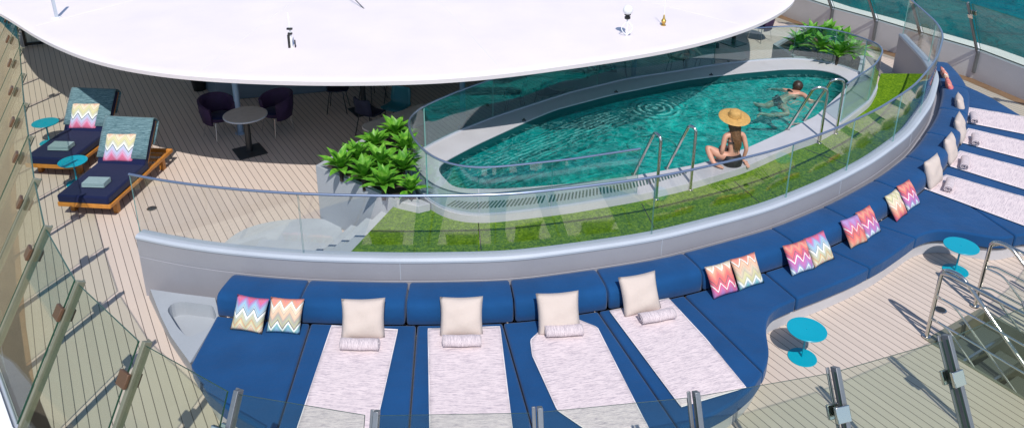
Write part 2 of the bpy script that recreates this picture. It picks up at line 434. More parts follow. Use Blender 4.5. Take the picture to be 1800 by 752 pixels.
def nearest(P, q):
    return min(range(len(P)), key=lambda i: (P[i][0]-q[0])**2+(P[i][1]-q[1])**2)
def sweep(mb, P, prof, mi=None):
    "prof: closed list (d, z); d to the left of the path"
    N_ = normals2d(P)
    rings = [[Vector((p[0], p[1], 0))+n*d+Vector((0, 0, z)) for d, z in prof] for p, n in zip(P, N_)]
    mb.loft(rings, True, True, mi)
def holed_sheet(mb, outer, hole, z, mi=None):
    polys = [[Vector((q[0], q[1], 0)) for q in outer], [Vector((q[0], q[1], 0)) for q in hole]]
    tr = tessellate_polygon(polys); vs = [(q[0], q[1], z) for pl in polys for q in pl]
    mb.add(vs, [tuple(t) for t in tr], mi)
def bent(pts, r=.08, n=6):
    "rounded corners for tube paths"
    P = [Vector(q) for q in pts]; out = [P[0]]
    for i in range(1, len(P)-1):
        a, b, c = P[i-1], P[i], P[i+1]; ra = min(r, (a-b).length*.48, (c-b).length*.48)
        p = b+(a-b).normalized()*ra; q = b+(c-b).normalized()*ra
        for k in range(n+1):
            t = k/n; out.append(p*(1-t)**2+b*2*t*(1-t)+q*t*t)
    return out+[P[-1]]

# ------------------------------------------------------------------ the main curves (traced once, kept in metres)
WALL = smooth_path(ats([(238, 413), (306, 428), (407, 441.6), (531, 452), (700, 456), (900, 453), (1079, 429), (1162, 416), (1350, 367), (1456, 324), (1536, 282), (1600, 235), (1640, 180), (1652, 133), (1640, 108), (1593, 60)], .92), .12, 14)
WALL = setz(WALL, 0)          # outer foot of the ring wall, left end -> right end; left normal = towards the pool
POOL_IN = smooth_path(ats([(767, 297), (779, 284), (838, 253), (921, 215), (977, 192), (1080, 165), (1200, 141), (1300, 128), (1380, 121), (1437, 121), (1470, 128), (1496, 144), (1488, 154), (1434, 204), (1384, 228), (1313, 260), (1230, 288), (1113, 309), (1000, 323), (880, 332), (797, 331)], .92), .08, 5, True)
POOL_OUT = smooth_path(ats([(715, 293), (717, 284), (740, 260), (862, 206), (1000, 161), (1100, 137), (1200, 122), (1282, 110), (1340, 104), (1392, 102), (1437, 105), (1479, 114), (1515, 128), (1538, 138), (1545, 152), (1531, 178), (1480, 217), (1440, 240), (1400, 253), (1313, 292), (1213, 322), (1119, 343), (1000, 363), (900, 375), (850, 380), (810, 378), (771, 366), (744, 347), (725, 320)], .92), .1, 4, True)
ZG = .80      # turf level
ZC = .92      # pool coping and planter tops

# windscreen head line (z = 1.93) and foot line (z = 0)
HEAD = [at(x, y, 1.93) for x, y in [(38, 130), (42, 182), (50, 240), (60, 315), (78, 398), (133, 495), (247, 602), (405, 690), (648, 730), (937, 725), (1214, 698), (1462, 655), (1660, 598)]]
HEAD = [Vector(q) for q in [(-13.6, 21.3, 0), (-12.7, 19.9, 0), (-11.8, 18.5, 0), (-10.95, 17.1, 0), (-10.15, 15.8, 0), (-9.35, 14.5, 0), (-8.55, 13.2, 0)]]+[Vector((q.x, q.y, 0)) for q in HEAD]
HEAD += [Vector(q) for q in [(4.76, 6.14, 0), (5.95, 6.8, 0), (7.1, 7.7, 0), (8.2, 8.8, 0), (9.2, 10.1, 0), (9.9, 11.5, 0), (10.3, 13.0, 0), (10.4, 14.5, 0)]]
HN = normals2d(HEAD)         # left of travel = inside
KNEE = [p-n*.74 for p, n in zip(HEAD, HN)]; KNEE[-1] = Vector((11.25, 14.9, 0))
for q, d in [(at(1722, 90, .66), None), (at(1622, 61, .66), None), (at(1543, 37, .66), None), (at(1466, 16, .66), None)]:
    KNEE.append(Vector((q.x, q.y, 0))); HEAD.append(Vector((q.x-.80, q.y-.62, 0)))
last = KNEE[-1]
for k in (1, 2): KNEE.append(last+Vector((-.9, 1.9, 0))*k); HEAD.append(KNEE[-1]+Vector((-.80, -.62, 0)))
FOOT = KNEE
ZK = .66

# ------------------------------------------------------------------ deck
hatch = [Vector((q[0], q[1], 0)) for q in ats([(1648, 603), (1706, 548), (1740, 552)], 0)]
h0 = at(1640, 602, 0); h1 = at(1722, 545, 0)                # head of the stair
SD = Vector((.525, -.851, 0)); SW = (h1-h0); SW = PN*SW.dot(PN)
hatch = [h0, h0+SW, h0+SW+SD*2.6, h0+SD*2.6]
outer = [Vector((p.x, p.y, 0)) for p in FOOT]+[Vector((2, 34, 0)), Vector((-18, 34, 0)), Vector((-18, 28, 0))]
mb = MB(); holed_sheet(mb, outer, hatch, 0)
deck = mb.build('deck', 'teak_deck'); tag(deck, 'pale teak planked open deck of the ship with dark caulking lines', 'deck', kind='structure')
# strip along the bulwark, coloured brown for reflections in the glass
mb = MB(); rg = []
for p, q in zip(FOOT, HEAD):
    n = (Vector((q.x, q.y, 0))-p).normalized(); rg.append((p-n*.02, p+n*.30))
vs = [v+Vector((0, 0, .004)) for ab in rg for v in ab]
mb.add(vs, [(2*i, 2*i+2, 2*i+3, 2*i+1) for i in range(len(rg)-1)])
tag(mb.build('reflection_strip', 'reflection_and_rack_brown'), 'brown strip along the ship rail standing in for glass reflections', 'deck', kind='structure')
# white ship side outside the rail, with an added tan strip to port, coloured as deck mirrored in glass
rings = []; tan_ = []
for p, q in zip(FOOT, HEAD):
    n = (Vector((q.x, q.y, 0))-p).normalized()
    rings.append([p-n*.035+Vector((0, 0, .70)), p-n*.30+Vector((0, 0, .69)), p-n*.9+Vector((0, 0, .55)), p-n*1.0+Vector((0, 0, -24))])
    tan_.append([p-n*.05+Vector((0, 0, .52)), p-n*2.6+Vector((0, 0, .50)), p-n*2.65+Vector((0, 0, -24))])
mb = MB(); mb.loft(rings[11:], False, False)
tag(mb.build('ship_side', 'white_paint', smooth=True), 'white painted ship side and rail cap outside the windscreen', 'ship hull', kind='structure')
mb = MB(); mb.loft(tan_[:12], False, False)
tag(mb.build('mirrored_deck_strip', 'tan_deck_reflection'), 'added pale tan strip outside the left glass standing in for the mirrored deck', 'ledge', kind='structure')
# sea
mb = MB(); S = 6000
mb.add([(-S, -S, -24), (S, -S, -24), (S, S, -24), (-S, S, -24)], [(0, 1, 2, 3)])
tag(mb.build('sea', 'sea'), 'rippled teal sea beyond the ship rail', 'sea', kind='structure')

# ------------------------------------------------------------------ windscreen round the deck
ws = empty('windscreen', (0, 0, 0))
tag(ws, 'tall inward leaning glass windscreen on grey bulwark around the whole deck edge', 'windscreen')
LEAN = 1.1/1.93
def on_screen(i, z):
    p = FOOT[i]; q = HEAD[i]; t = max(0, (z-ZK)/(1.93-ZK)); return Vector((p.x+(q.x-p.x)*t, p.y+(q.y-p.y)*t, z))
for i in range(len(FOOT)):
    t = (HEAD[min(i+1, len(HEAD)-1)]-HEAD[max(i-1, 0)]); t = Vector((t.x, t.y, 0)).normalized()
    up = (on_screen(i, 1.93)-on_screen(i, ZK)).normalized(); nrm = t.cross(up).normalized()
    R = Matrix((t, nrm, up)).transposed()
    a = on_screen(i, .58); b = on_screen(i, 1.96); mid = (a+b)/2
    mb = MB(); mb.box(mid-nrm*.0+t*.055, ((.042, .078, (b-a).length) if 22 > i > 9 else (.03, .06, (b-a).length) if i >= 22 else (.025, .045, (b-a).length)), rot=R)
    mb.box(mid+t*.012-nrm*.045, (.03, .015, (b-a).length*.995), rot=R)
    k0 = Vector((FOOT[i].x, FOOT[i].y, .40))+nrm*.0; mb.box(k0+(HEAD[i]-FOOT[i]).normalized()*.05, (.06, .08, .5), rz=math.atan2(t.y, t.x))
    po = mb.build('post', 'post_metal' if i < 14 else 'post_grey', ws, bevel=.004)
    mb = MB(); c = on_screen(i, 1.66)
    mb.box(c+nrm*.045, (.13, .035, .13), rot=R); mb.box(c-nrm*.07+t*.0, (.12, .03, .12), rot=R)
    mb.build('clamp', 'brown_reflection_metal' if i < 14 else 'steel', po, bevel=.006)  # left clamps coloured brown for what they reflect
for i in range(len(FOOT)-1):
    a0 = on_screen(i, .67); a1 = on_screen(i, 1.93); b0 = on_screen(i+1, .67); b1 = on_screen(i+1, 1.93)
    d = (b1-a1).normalized(); n = d.cross((a1-a0).normalized()).normalized()*.009
    A0, A1, B0, B1 = a0+d*.03, a1+d*.03, b0-d*.03, b1-d*.03
    mb = MB(); mb.add([A0+n, B0+n, B1+n, A1+n, A0-n, B0-n, B1-n, A1-n], [(0, 1, 2, 3), (7, 6, 5, 4)], 0)
    o_ = len(mb.v)-8
    for f in [(0, 4, 5, 1), (1, 5, 6, 2), (2, 6, 7, 3), (3, 7, 4, 0)]: mb.f.append([o_+k for k in f]); mb.mi.append(1)
    mb.build('glass_panel', ['screen_glass', 'glass_edge_dark'], ws, recalc=False)
    # bulwark plate
    a = on_screen(i, 0.0); b = on_screen(i+1, 0.0); c = on_screen(i+1, .66); e = on_screen(i, .66)
    n = Vector((n.x, n.y, 0)).normalized()*.03
    mb = MB(); mb.add([a-n, b-n, c-n, e-n, a+n, b+n, c+n, e+n], [(0, 1, 2, 3), (7, 6, 5, 4), (0, 4, 5, 1), (1, 5, 6, 2), (2, 6, 7, 3), (3, 7, 4, 0)])
    bo = mb.build('bulwark_panel', 'bulwark_grey', ws)
    # a white gusset in the middle of each plate and a pale cap
    m0 = (a+b)/2; m1 = (c+e)/2; inn = (Vector((m1.x, m1.y, 0))-Vector((m0.x, m0.y, 0))).normalized()
    mb = MB(); t2 = (b-a).normalized()*.02
    tri = [m0+inn*.0, m0+inn*.30, m1*.45+m0*.55+inn*.03]
    mb.add([q-t2 for q in tri]+[q+t2 for q in tri], [(0, 1, 2), (5, 4, 3), (0, 3, 4, 1), (1, 4, 5, 2), (2, 5, 3, 0)])
    mb.build('gusset', 'white_paint', bo)
    mb = MB(); mb.tube([e, c], .022, 6); mb.build('cap_rail', 'cap_paint', bo, smooth=True)

# ------------------------------------------------------------------ canopy roof
edge = [at(x, y, 2.25) for x, y in [(20, 34), (60, 61), (100, 81), (150, 101), (200, 115), (300, 131), (400, 138), (500, 142), (600, 143), (700, 142), (800, 138), (900, 128), (1000, 114), (1100, 100), (1200, 82), (1270, 64), (1330, 44), (1370, 24), (1397, 4)]]
edge = [Vector((-13.5, 20.5, 0)), Vector((-12.4, 17.9, 0)), Vector((-11.5, 16.5, 0)), Vector((-10.4, 15.1, 0))]+edge+[Vector((6.1, 16.8, 0)), Vector((6.5, 18.3, 0)), Vector((6.4, 20.5, 0)), Vector((5, 23.5, 0)), Vector((1, 26, 0)), Vector((-4, 27.5, 0)), Vector((-9, 27, 0)), Vector((-12.8, 24.5, 0))]
ROOF = setz(smooth_path(edge, .2, 10, True), 0)
canopy = empty('canopy_roof', (-4, 17, 0)); O = Vector((-4, 17, 0))
tag(canopy, 'huge white oval canopy roof shading the cafe tables', 'canopy')
cen = Vector((-3.4, 20.5, 0))
def shrink(P, k, z): return [Vector((cen.x+(p.x-cen.x)*k, cen.y+(p.y-cen.y)*k, z))-O for p in P]
mb = MB()
mb.loft([shrink(ROOF, .999, 2.17), shrink(ROOF, 1.0, 2.235), shrink(ROOF, .996, 2.25), shrink(ROOF, .98, 2.258), shrink(ROOF, .8, 2.31), shrink(ROOF, .4, 2.38), shrink(ROOF, .05, 2.40)], True, True)
mb.build('roof_skin', 'white_roof', canopy, smooth=True, angle=math.radians(50))
mb = MB(); mb.loft([shrink(ROOF, .992, 2.14), shrink(ROOF, .992, 2.172)], True, True)
mb.build('fascia', 'white_paint', canopy, smooth=True)
mat('post_blue', (.30, .42, .58), .35)
for x, y in [(423.5, 234), (814, 225), (1113, 139)]:
    p = at(x, y, 0); mb = MB(); q = p-O
    mb.lathe([(.055, 0), (.055, 2.13)], (q.x, q.y, 0), 16); mb.lathe([(.1, 0), (.1, .02), (.056, .03)], (q.x, q.y, 0), 16)
    mb.build('post', 'post_blue', canopy, smooth=True)
# seams on the roof
mb = MB()
for ang in (25, 62, 100, 140, 200, 235, 262, 290, 318, 340):
    d = Vector((math.cos(math.radians(ang)), math.sin(math.radians(ang)), 0))
    best = max(ROOF, key=lambda p: (Vector((p.x, p.y, 0))-cen).normalized().dot(d))
    pts = [shrink([best], k, z)[0]+Vector((0, 0, .0)) for k, z in ((.98, 2.259), (.8, 2.311), (.4, 2.381))]
    mb.tube(pts, .0025, 4)
mb.build('roof_seams', 'white_paint', canopy)

# things on the roof
def roof_pt(x, y, z=2.27): return at(x, y, z)
g = empty('whip_antenna', roof_pt(513, 86)); tag(g, 'thin whip antenna with dark shadow pieces on the white roof', 'antenna')
mb = MB(); mb.tube([(0, 0, 0), (0, 0, .30), (-.02, .02, .60)], [.02, .016, .006], 8); mb.build('mast', 'white_paint', g, smooth=True)
mb = MB(); mb.box((-.03, -.02, .12), (.035, .03, .24)); mb.box((.0, -.02, .34), (.09, .04, .03)); mb.box((.0, -.02, .26), (.07, .04, .03)); mb.tube([(.06, 0, 0), (.06, 0, .15)], .012, 6); mb.build('shadow_pieces', 'black_plastic', g, bevel=.004)  # black shapes stand in for dark shadows on the roof
g = empty('dome_antenna', roof_pt(1101, 64)); tag(g, 'white dome antenna with black collar on the roof', 'antenna')
mb = MB(); mb.tube([(0, 0, 0), (.0, 0, .38)], .014, 8); mb.tube([(-.0, 0, .02)]+[(-.09*math.sin(PI*k/10), 0, .02+.24*k/10) for k in range(1, 10)]+[(0, 0, .26)], .008, 6); mb.tube([(.09*math.sin(PI*k/10), 0, .02+.24*k/10) for k in range(11)], .014, 6)
mb.build('mount', 'white_paint', g, smooth=True)
mb = MB(); mb.lathe([(.03, .30), (.05, .31), (.05, .345), (.035, .35), (.035, .37), (.055, .375), (.055, .395), (.03, .40)], (0, 0, 0), 20); mb.build('collar', 'black_plastic', g, smooth=True)
mb = MB(); mb.sphere((0, 0, .46), .085, 20, 12); mb.build('dome', 'white_paint', g, smooth=True)
g = empty('brass_lamp', roof_pt(1166, 46)); tag(g, 'small brass lantern with thin rod on the roof', 'lamp')
mb = MB(); mb.lathe([(.045, 0), (.045, .02), (.02, .03), (.04, .06), (.045, .1), (.02, .14), (.012, .2), (.004, .21)], (0, 0, 0), 16); mb.build('body', 'brass', g, smooth=True)
mb = MB(); mb.tube([(0, 0, .2), (0, 0, .62)], .005, 6); mb.build('rod', 'white_paint', g)
g = empty('roof_fin', roof_pt(100, 32)); tag(g, 'slim grey blade mast rising from the roof edge', 'mast')
mb = MB(); mb.tube([(0, 0, 0), (-.05, .05, .8)], [.035, .03], 4); mb.build('blade', 'cap_paint', g)
mb = MB(); mb.box((0, 0, .01), (.12, .12, .02)); mb.build('foot', 'white_paint', g, bevel=.004)
g = empty('stay_wire', roof_pt(650, 26)); tag(g, 'dark thin stay wire anchored on the white roof', 'wire')
mb = MB(); mb.tube([(0, 0, 0), (-.9, 1.1, .45)], .009, 6); mb.build('cable', 'dark_metal', g)
mb = MB(); mb.lathe([(.03, 0), (.03, .02), (.012, .03)], (0, 0, 0), 10); mb.build('anchor', 'white_paint', g)

# ------------------------------------------------------------------ ring wall
wall = empty('ring_wall', (0, 0, 0)); tag(wall, 'curved grey wall ringing the raised pool terrace with pale cap', 'wall')
mb = MB(); sweep(mb, WALL, [(0, 0), (0, .60), (.006, .604), (.006, .612), (0, .616), (0, .865), (.15, .865), (.15, 0)])
mb.build('wall_body', 'grey_paint', wall, smooth=True, angle=math.radians(30))
mb = MB(); sweep(mb, WALL, [(-.012, .868), (-.012, .895), (.02, .92), (.15, .92), (.162, .91), (.162, .868)])
mb.build('wall_cap', 'cap_paint', wall, smooth=True, angle=math.radians(30))
# outer glass balustrade
og = empty('outer_glass_railing', (0, 0, 0)); tag(og, 'long curved frameless glass balustrade on top of the grey ring wall', 'glass railing')
i_end = len(WALL)-1
GP = offset(WALL, .075)
marks = [0]+[nearest(GP, at(x, y, .92)) for x, y in [(533, 441), (849, 443), (1147, 408), (1380, 347), (1487, 298)]]
while marks[-1]+13 < i_end: marks.append(marks[-1]+13)
marks[-1] = i_end
def glass_run(P, i0, i1, z0, z1, parent, matn, flare=0.0, closed=False, gap=.006, extra=1):
    seg = P[i0:i1+1]
    if len(seg) < 2: return
    N_ = normals2d(P)[i0:i1+1]
    seg = [Vector(q) for q in seg]
    d0 = (seg[1]-seg[0]).normalized(); d1 = (seg[-1]-seg[-2]).normalized()
    seg[0] = seg[0]+d0*gap; seg[-1] = seg[-1]-d1*gap
    t = .007; mb = MB(); n = len(seg)
    A = [q+m_*t for q, m_ in zip(seg, N_)]; B = [q-m_*t for q, m_ in zip(seg, N_)]
    vs = []
    for L_ in (A, B):
        for z in (z0, z1): vs += [Vector((q.x, q.y, z)) for q in L_]
    fs0 = [(i, i+1, n+i+1, n+i) for i in range(n-1)]+[(2*n+i, 3*n+i, 3*n+i+1, 2*n+i+1) for i in range(n-1)]
    mb.add(vs, fs0, 0)
    fs1 = [(n+i, n+i+1, 3*n+i+1, 3*n+i) for i in range(n-1)]+[(0, n, 3*n, 2*n), (n-1, 3*n-1, 4*n-1, 2*n-1)]
    for f in fs1: mb.f.append(list(f)); mb.mi.append(1)
    mb.build('glass_panel', [matn, 'glass_edge'], parent, smooth=True, angle=math.radians(60), recalc=False)
for a, b in zip(marks[:-1], marks[1:]): glass_run(GP, a, b, .90, 1.745, og, 'clear_glass')
mb = MB(); mb.tube(setz(GP, 1.75), .017, 10); mb.build('handrail', 'rail_metal', og, smooth=True)

# ------------------------------------------------------------------ terrace with turf, steps and landing
INNER = offset(WALL, .165); NWc = normals2d(WALL)
nos_near = at(610, 441, ZG); nos_far = at(690, 365, ZG)
i0 = nearest(INNER, nos_near); i1 = nearest(INNER, at(1631, 130, ZG))
po = POOL_OUT
def sub_pool(a, b):
    i = nearest(po, a); j = nearest(po, b); out = []; k = i; n = len(po)
    while True:
        out.append(po[k]);
        if k == j: break
        k = (k+1) % n
    return out
pin = offset(POOL_OUT, 0, True)
front = sub_pool(at(1545, 150, ZC), at(744, 347, ZC))
cenp = Vector((2.6, 12.4, 0))
front = [Vector((q.x, q.y, 0)) for q in front]
front_in = [q+(cenp-q).normalized()*.03 for q in front]
turf_poly = [INNER[i] for i in range(i0, i1+1)]+[Vector((at(1548, 130, ZG).x, at(1548, 130, ZG).y, 0))]+front_in+[at(725, 345, ZG), nos_far]
turf_poly = [Vector((q[0], q[1], 0)) for q in turf_poly]
mb = MB(); mb.prism(turf_poly, 0, ZG-.012)
tag(mb.build('terrace_base', 'step_composite'), 'raised grey terrace base carrying the turf around the pool', 'terrace', kind='structure')
mb = MB(); mb.prism(turf_poly, ZG-.012, ZG+.006)
tag(mb.build('turf', 'turf'), 'bright green artificial turf between the pool and the ring wall', 'artificial turf', kind='structure')
# tiny grass blades: real relief on the turf
# steps
gdir = Vector((nos_far.x-nos_near.x, nos_far.y-nos_near.y, 0)).normalized(); pdir = Vector((gdir.y, -gdir.x, 0))
st = empty('entry_steps', (nos_near.x, nos_near.y, 0)); SO = Vector((nos_near.x, nos_near.y, 0))
tag(st, 'four pale grey steps climbing from the deck to the green turf', 'steps')
base_pt = Vector((nos_near.x, nos_near.y, 0))
L = 2.0
for k in range(4):
    z1 = .16*(k+1); off0 = -.25*(4-k); off1 = off0+.25+ (0 if k < 3 else 0)
    a = base_pt+pdir*off0; b = base_pt+pdir*(off1+.02*(k < 3))
    # near end follows the wall
    def hitwall(p):
        q = min(INNER, key=lambda w: abs((Vector((w.x, w.y, 0))-p).dot(pdir))); return q
    na = hitwall(a); nb = hitwall(b); na = a+gdir*((na-a).dot(gdir)); nb = b+gdir*((nb-b).dot(gdir))
    fa = a+gdir*(1.22+.02*k); fb = b+gdir*(1.2+.02*k)
    poly = [na+gdir*.004, nb+gdir*.004, fb, fa]
    mb = MB(); mb.prism([q-SO for q in poly], 0.0, z1)
    mb.build('step', 'step_composite', st, bevel=.008)
land = smooth_path([at(x, y, 0) for x, y in [(392, 432), (410, 415), (440, 400), (480, 391), (520, 387), (575, 386), (600, 400)]], .1, 3)
wl = [INNER[i] for i in range(nearest(INNER, at(395, 436, .0)+Vector((0, -.35, 0))), i0+2)]
mb = MB(); poly = [Vector((q.x, q.y, 0)) for q in land]+[Vector((q.x, q.y, 0)) for q in reversed(wl)]
mb.prism(poly, 0.002, .03)
tag(mb.build('step_landing', 'step_composite', bevel=.006), 'rounded pale grey landing pad at the foot of the steps', 'landing', kind='structure')

# joints in the turf rolls and in the ring wall
for x0, y0, x1, y1 in ((840, 382, 846, 440), (1128, 358, 1150, 400), (1290, 318, 1335, 356), (1415, 262, 1490, 290)):
    a = at(x0, y0, ZG+.008); b = at(x1, y1, ZG+.008); mb = MB(); mb.tube([a, b], .006, 4)
    tag(mb.build('turf_seam', 'soil'), ('thin dark turf joint left of the grate end', 'thin dark turf joint near the left steel rails', 'thin dark turf joint beside the seated woman', 'thin dark turf joint near the swimmer rails')[int(x0 > 1000)+int(x0 > 1200)+int(x0 > 1400)], 'seam', kind='structure')
for px_, py_ in ((708, 470), (1157, 440), (1480, 340), (1600, 250)):
    i = nearest(WALL, at(px_, py_, .7)); n_ = NWc[i]; mb = MB(); mb.box(Vector((WALL[i].x, WALL[i].y, .74))-n_*.002, (.008, .006, .24), rz=math.atan2(n_.y, n_.x)-PI/2)
    mb.build('wall_joint', 'cap_paint', wall)
# ------------------------------------------------------------------ swimming pool
pool = empty('swimming_pool', (cenp.x, cenp.y, 0)); tag(pool, 'oval teal swimming pool with pale grey coping raised above the deck', 'pool')
def loc(P, o=cenp): return [Vector((q[0], q[1], q[2] if len(q) > 2 else 0))-Vector((o.x, o.y, 0)) for q in P]
mb = MB()
PO = setz(POOL_OUT, 0); PIN = setz(POOL_IN, 0)
holed_sheet(mb, loc(PO), loc(PIN), ZC)
def ringwall(mb, P, z0, z1, zz=None):
    n = len(P); vs = [Vector((q.x, q.y, z0)) for q in P]+[Vector((q.x, q.y, z1)) for q in P]
    mb.add(vs, [(i, (i+1) % n, n+(i+1) % n, n+i) for i in range(n)])
LP = loc(PO); LI_ = loc(PIN)
ringwall(mb, LP, 0, ZC); ringwall(mb, LI_, .86, ZC)
cop = mb.build('coping', 'light_composite', pool)
bm = bmesh.new(); bm.from_mesh(cop.data); bmesh.ops.remove_doubles(bm, verts=bm.verts, dist=.0005); bmesh.ops.recalc_face_normals(bm, faces=bm.faces); bm.to_mesh(cop.data); bm.free()
for p_ in cop.data.polygons: p_.use_smooth = False
bv = cop.modifiers.new('b', 'BEVEL'); bv.width = .012; bv.segments = 2; bv.limit_method = 'ANGLE'; bv.angle_limit = math.radians(60)
mb = MB(); POB = offset(PIN, 0, True)
ringwall(mb, [q for q in LI_], .03, .862); mb.add([Vector((q.x, q.y, .03)) for q in LI_], [tuple(range(len(LI_)))])
mb.build('basin', 'pool_floor', pool)
mb = MB(); ins = [q+(Vector((0, 0, 0))-q).normalized()*.004 for q in LI_]; ringwall(mb, ins, .74, .90); mb.build('waterline_shade', 'waterline_shade_and_slots', pool)  # dark colour stands for the shade between coping edge and water
# under-water steps running along the left half
for k in range(6):
    a = at(790+7*k, 316+5*k, .5); b = at(1070+6*k, 203+9*k, .5); z = .50-.07*k
    d = (b-a); d.z = 0; n_ = Vector((-d.y, d.x, 0)).normalized()
    if n_.y < 0: n_ = -n_
    P = [a+d*t+n_*(.12*math.sin(PI*t)) for t in [q/14 for q in range(15)]]; Q = [p+n_*.035 for p in P]
    mb = MB(); mb.prism(loc([Vector((q.x, q.y, 0)) for q in P+list(reversed(Q))]), .04, z)
    mb.build('underwater_step', 'pool_floor', pool)
# overflow spouts on the back coping
for x, y in ((921, 212.5), (1083, 162.5), (1250, 132.5)):
    q = at(x, y, ZC)-Vector((cenp.x, cenp.y, 0)); mb = MB(); mb.box(q+Vector((0, .0, .008)), (.07, .035, .02)); mb.lathe([(.014, .0), (.014, .045)], q, 10)
    mb.build('spout', 'dark_metal', pool, bevel=.004)
# jacuzzi floor ring
jc = at(1152, 190, .8)-Vector((cenp.x, cenp.y, .8))
mb = MB(); mb.tube([Vector((jc.x+.45*math.cos(2*PI*k/40), jc.y+.45*math.sin(2*PI*k/40), .05)) for k in range(40)], .02, 6, closed=True)
mb.build('floor_inlet', 'pool_step_edge', pool)
def lerp_path(P, t):
    x = t*(len(P)-1); i = min(int(x), len(P)-2); return P[i].lerp(P[i+1], x-i)
# overflow grate slots along the front coping
PF_out = [q for q in sub_pool(at(1213, 322, ZC), at(771, 366, ZC))]
mb = MB()
oi_ = smooth_path(ats([(1204, 301), (1155, 313), (1079, 326), (1000, 339), (900, 351), (830, 356), (795, 352)], ZC), .02, 2)
oo_ = smooth_path(ats([(1206, 305.5), (1158, 320), (1082, 337.5), (1003, 351), (901, 363), (822, 368), (780, 361)], ZC), .02, 2)
tot = len(oi_)
cnt = int(sum((oi_[i+1]-oi_[i]).length for i in range(tot-1))/.052)
for k in range(cnt):
    t = k/cnt; a = lerp_path(oi_, t); b = lerp_path(oo_, t)
    if abs(t-.62) < .008: continue
    d = (b-a).normalized(); n_ = Vector((-d.y, d.x, 0))*.0125
    sl = [a-n_, a+n_, b+n_, b-n_]
    mb.add([Vector((q.x-cenp.x, q.y-cenp.y, ZC+.0035)) for q in sl], [(0, 1, 2, 3)])
mb.build('drain_grate', 'waterline_shade_and_slots', pool)
# water
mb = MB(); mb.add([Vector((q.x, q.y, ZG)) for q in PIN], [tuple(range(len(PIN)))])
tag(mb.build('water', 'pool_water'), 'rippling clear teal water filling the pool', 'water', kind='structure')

# pool glass balustrade (two runs)
pg = empty('pool_glass_screen', (0, 0, 0)); tag(pg, 'inner curved glass screen with thin rail around the back of the pool', 'glass railing')
def glass_path(pts, zt): return setz(smooth_path(ats(pts, zt), .1, 5), 0)
run1 = glass_path([(1119, 343), (1000, 363), (900, 375), (850, 380), (810, 378), (771, 366), (744, 347), (725, 320), (716, 293), (720, 280), (742, 260), (800, 232), (862, 207), (1000, 162), (1100, 138), (1200, 123), (1255, 113.5), (1340, 105), (1396, 102.5), (1437, 106), (1479, 115), (1515, 129), (1537, 139), (1543.5, 152), (1530, 178), (1480, 216)], ZC)
run1 = [q+(cenp-q).normalized()*.03 for q in run1]
mk = [0, nearest(run1, at(972, 367, ZC)), nearest(run1, at(843, 380, ZC)), nearest(run1, at(745, 347, ZC)), nearest(run1, at(742, 260, ZC)), nearest(run1, at(862, 207, ZC)), nearest(run1, at(1050, 150, ZC)), nearest(run1, at(1255, 113.5, ZC)), nearest(run1, at(1396, 103, ZC)), nearest(run1, at(1469, 112, ZC)), nearest(run1, at(1514, 129, ZC)), nearest(run1, at(1530, 178, ZC)), len(run1)-1]
ZP = 1.62
for k_, (a, b) in enumerate(zip(mk[:-1], mk[1:])): glass_run(run1, a, b, ZC-.01, ZP, pg, 'teal_reflection_glass' if k_ in (4, 5, 6) else 'pool_glass')
mb = MB(); mb.tube(setz(run1, ZP+.008), .016, 8); mb.build('handrail', 'rail_metal', pg, smooth=True)
mb = MB(); sweep(mb, run1, [(-.02, ZC-.002), (-.02, ZC+.022), (.02, ZC+.022), (.02, ZC-.002)]); mb.build('base_channel', 'cap_paint', pg)

# ------------------------------------------------------------------ grab rails of the pool
def grab_rail(p_out, p_in, top1, top2, lab):
    a = at(*p_out, ZG)
    zt = 1.80
    b = at(*p_in, ZC); T1 = at(*top1, zt); T2 = Vector((a.x, a.y, zt-.02))
    T1 = at(*top1, zt)
    g = empty('pool_handrail', (a.x, a.y, ZG)); o = Vector((a.x, a.y, ZG))
    tag(g, lab, 'handrail', 'steel grab rails at the pool edge')
    mb = MB(); mb.tube([q-o for q in bent([a, T2, T1, b], .12)], .022, 10); mb.build('tube', 'steel', g, smooth=True)
    mb = MB(); mb.lathe([(.04, 0), (.04, .012), (.024, .018)], (0, 0, .006), 16); q = b-o; mb.lathe([(.04, 0), (.04, .012), (.024, .018)], (q.x, q.y, q.z), 16); mb.build('flange', 'steel', g, smooth=True)
grab_rail((1153, 352), (1114, 307), (1151, 232), None, 'left rail of the near steel pair, closest to the drain grate')
grab_rail((1213, 335), (1172, 296), (1212, 220), None, 'steel pool rail nearest the seated woman in the hat')
grab_rail((1440, 253), (1384, 228), (1432, 153), None, 'nearer steel rail of the pair beside the swimmer')
grab_rail((1469, 236), (1413, 212), (1464, 139), None, 'farther steel rail by the swimmer, closest to the corner glass')

# ------------------------------------------------------------------ planters and plants
def planter(name, top, lab, base_z=0, cat='planter', boxm='planter_grey'):
    g = empty(name, (top[0].x, top[0].y, 0)); o = Vector((top[0].x, top[0].y, 0)); tag(g, lab, cat)
    P = [Vector((q.x, q.y, 0))-o for q in top]; c = sum(P, Vector())/len(P)
    mb = MB()
    I = [q+(c-q).normalized()*.10 for q in P]
    holed_sheet(mb, P, I, ZC); ringwall(mb, P, base_z, ZC); ringwall(mb, I, .80, ZC)
    mb.build('box', boxm, g, bevel=.006)
    mb = MB(); mb.add([Vector((q.x, q.y, .86)) for q in I], [tuple(range(len(I)))]); mb.build('soil', 'soil', g)
    return g
tl = [at(*q, ZC) for q in [(554.6, 291), (632, 247), (703, 208), (724, 262), (712, 290), (738, 357), (697, 353)]]
planter('planter', tl, 'angular grey planter box beside the entry steps')
tr_ = [at(*q, ZC) for q in [(1358.9, 77.8), (1396, 100), (1437, 104), (1478, 113), (1514, 127), (1522, 104), (1480, 66), (1400, 55)]]
planter('planter', tr_, 'dark grey planter box behind the far end of the pool')
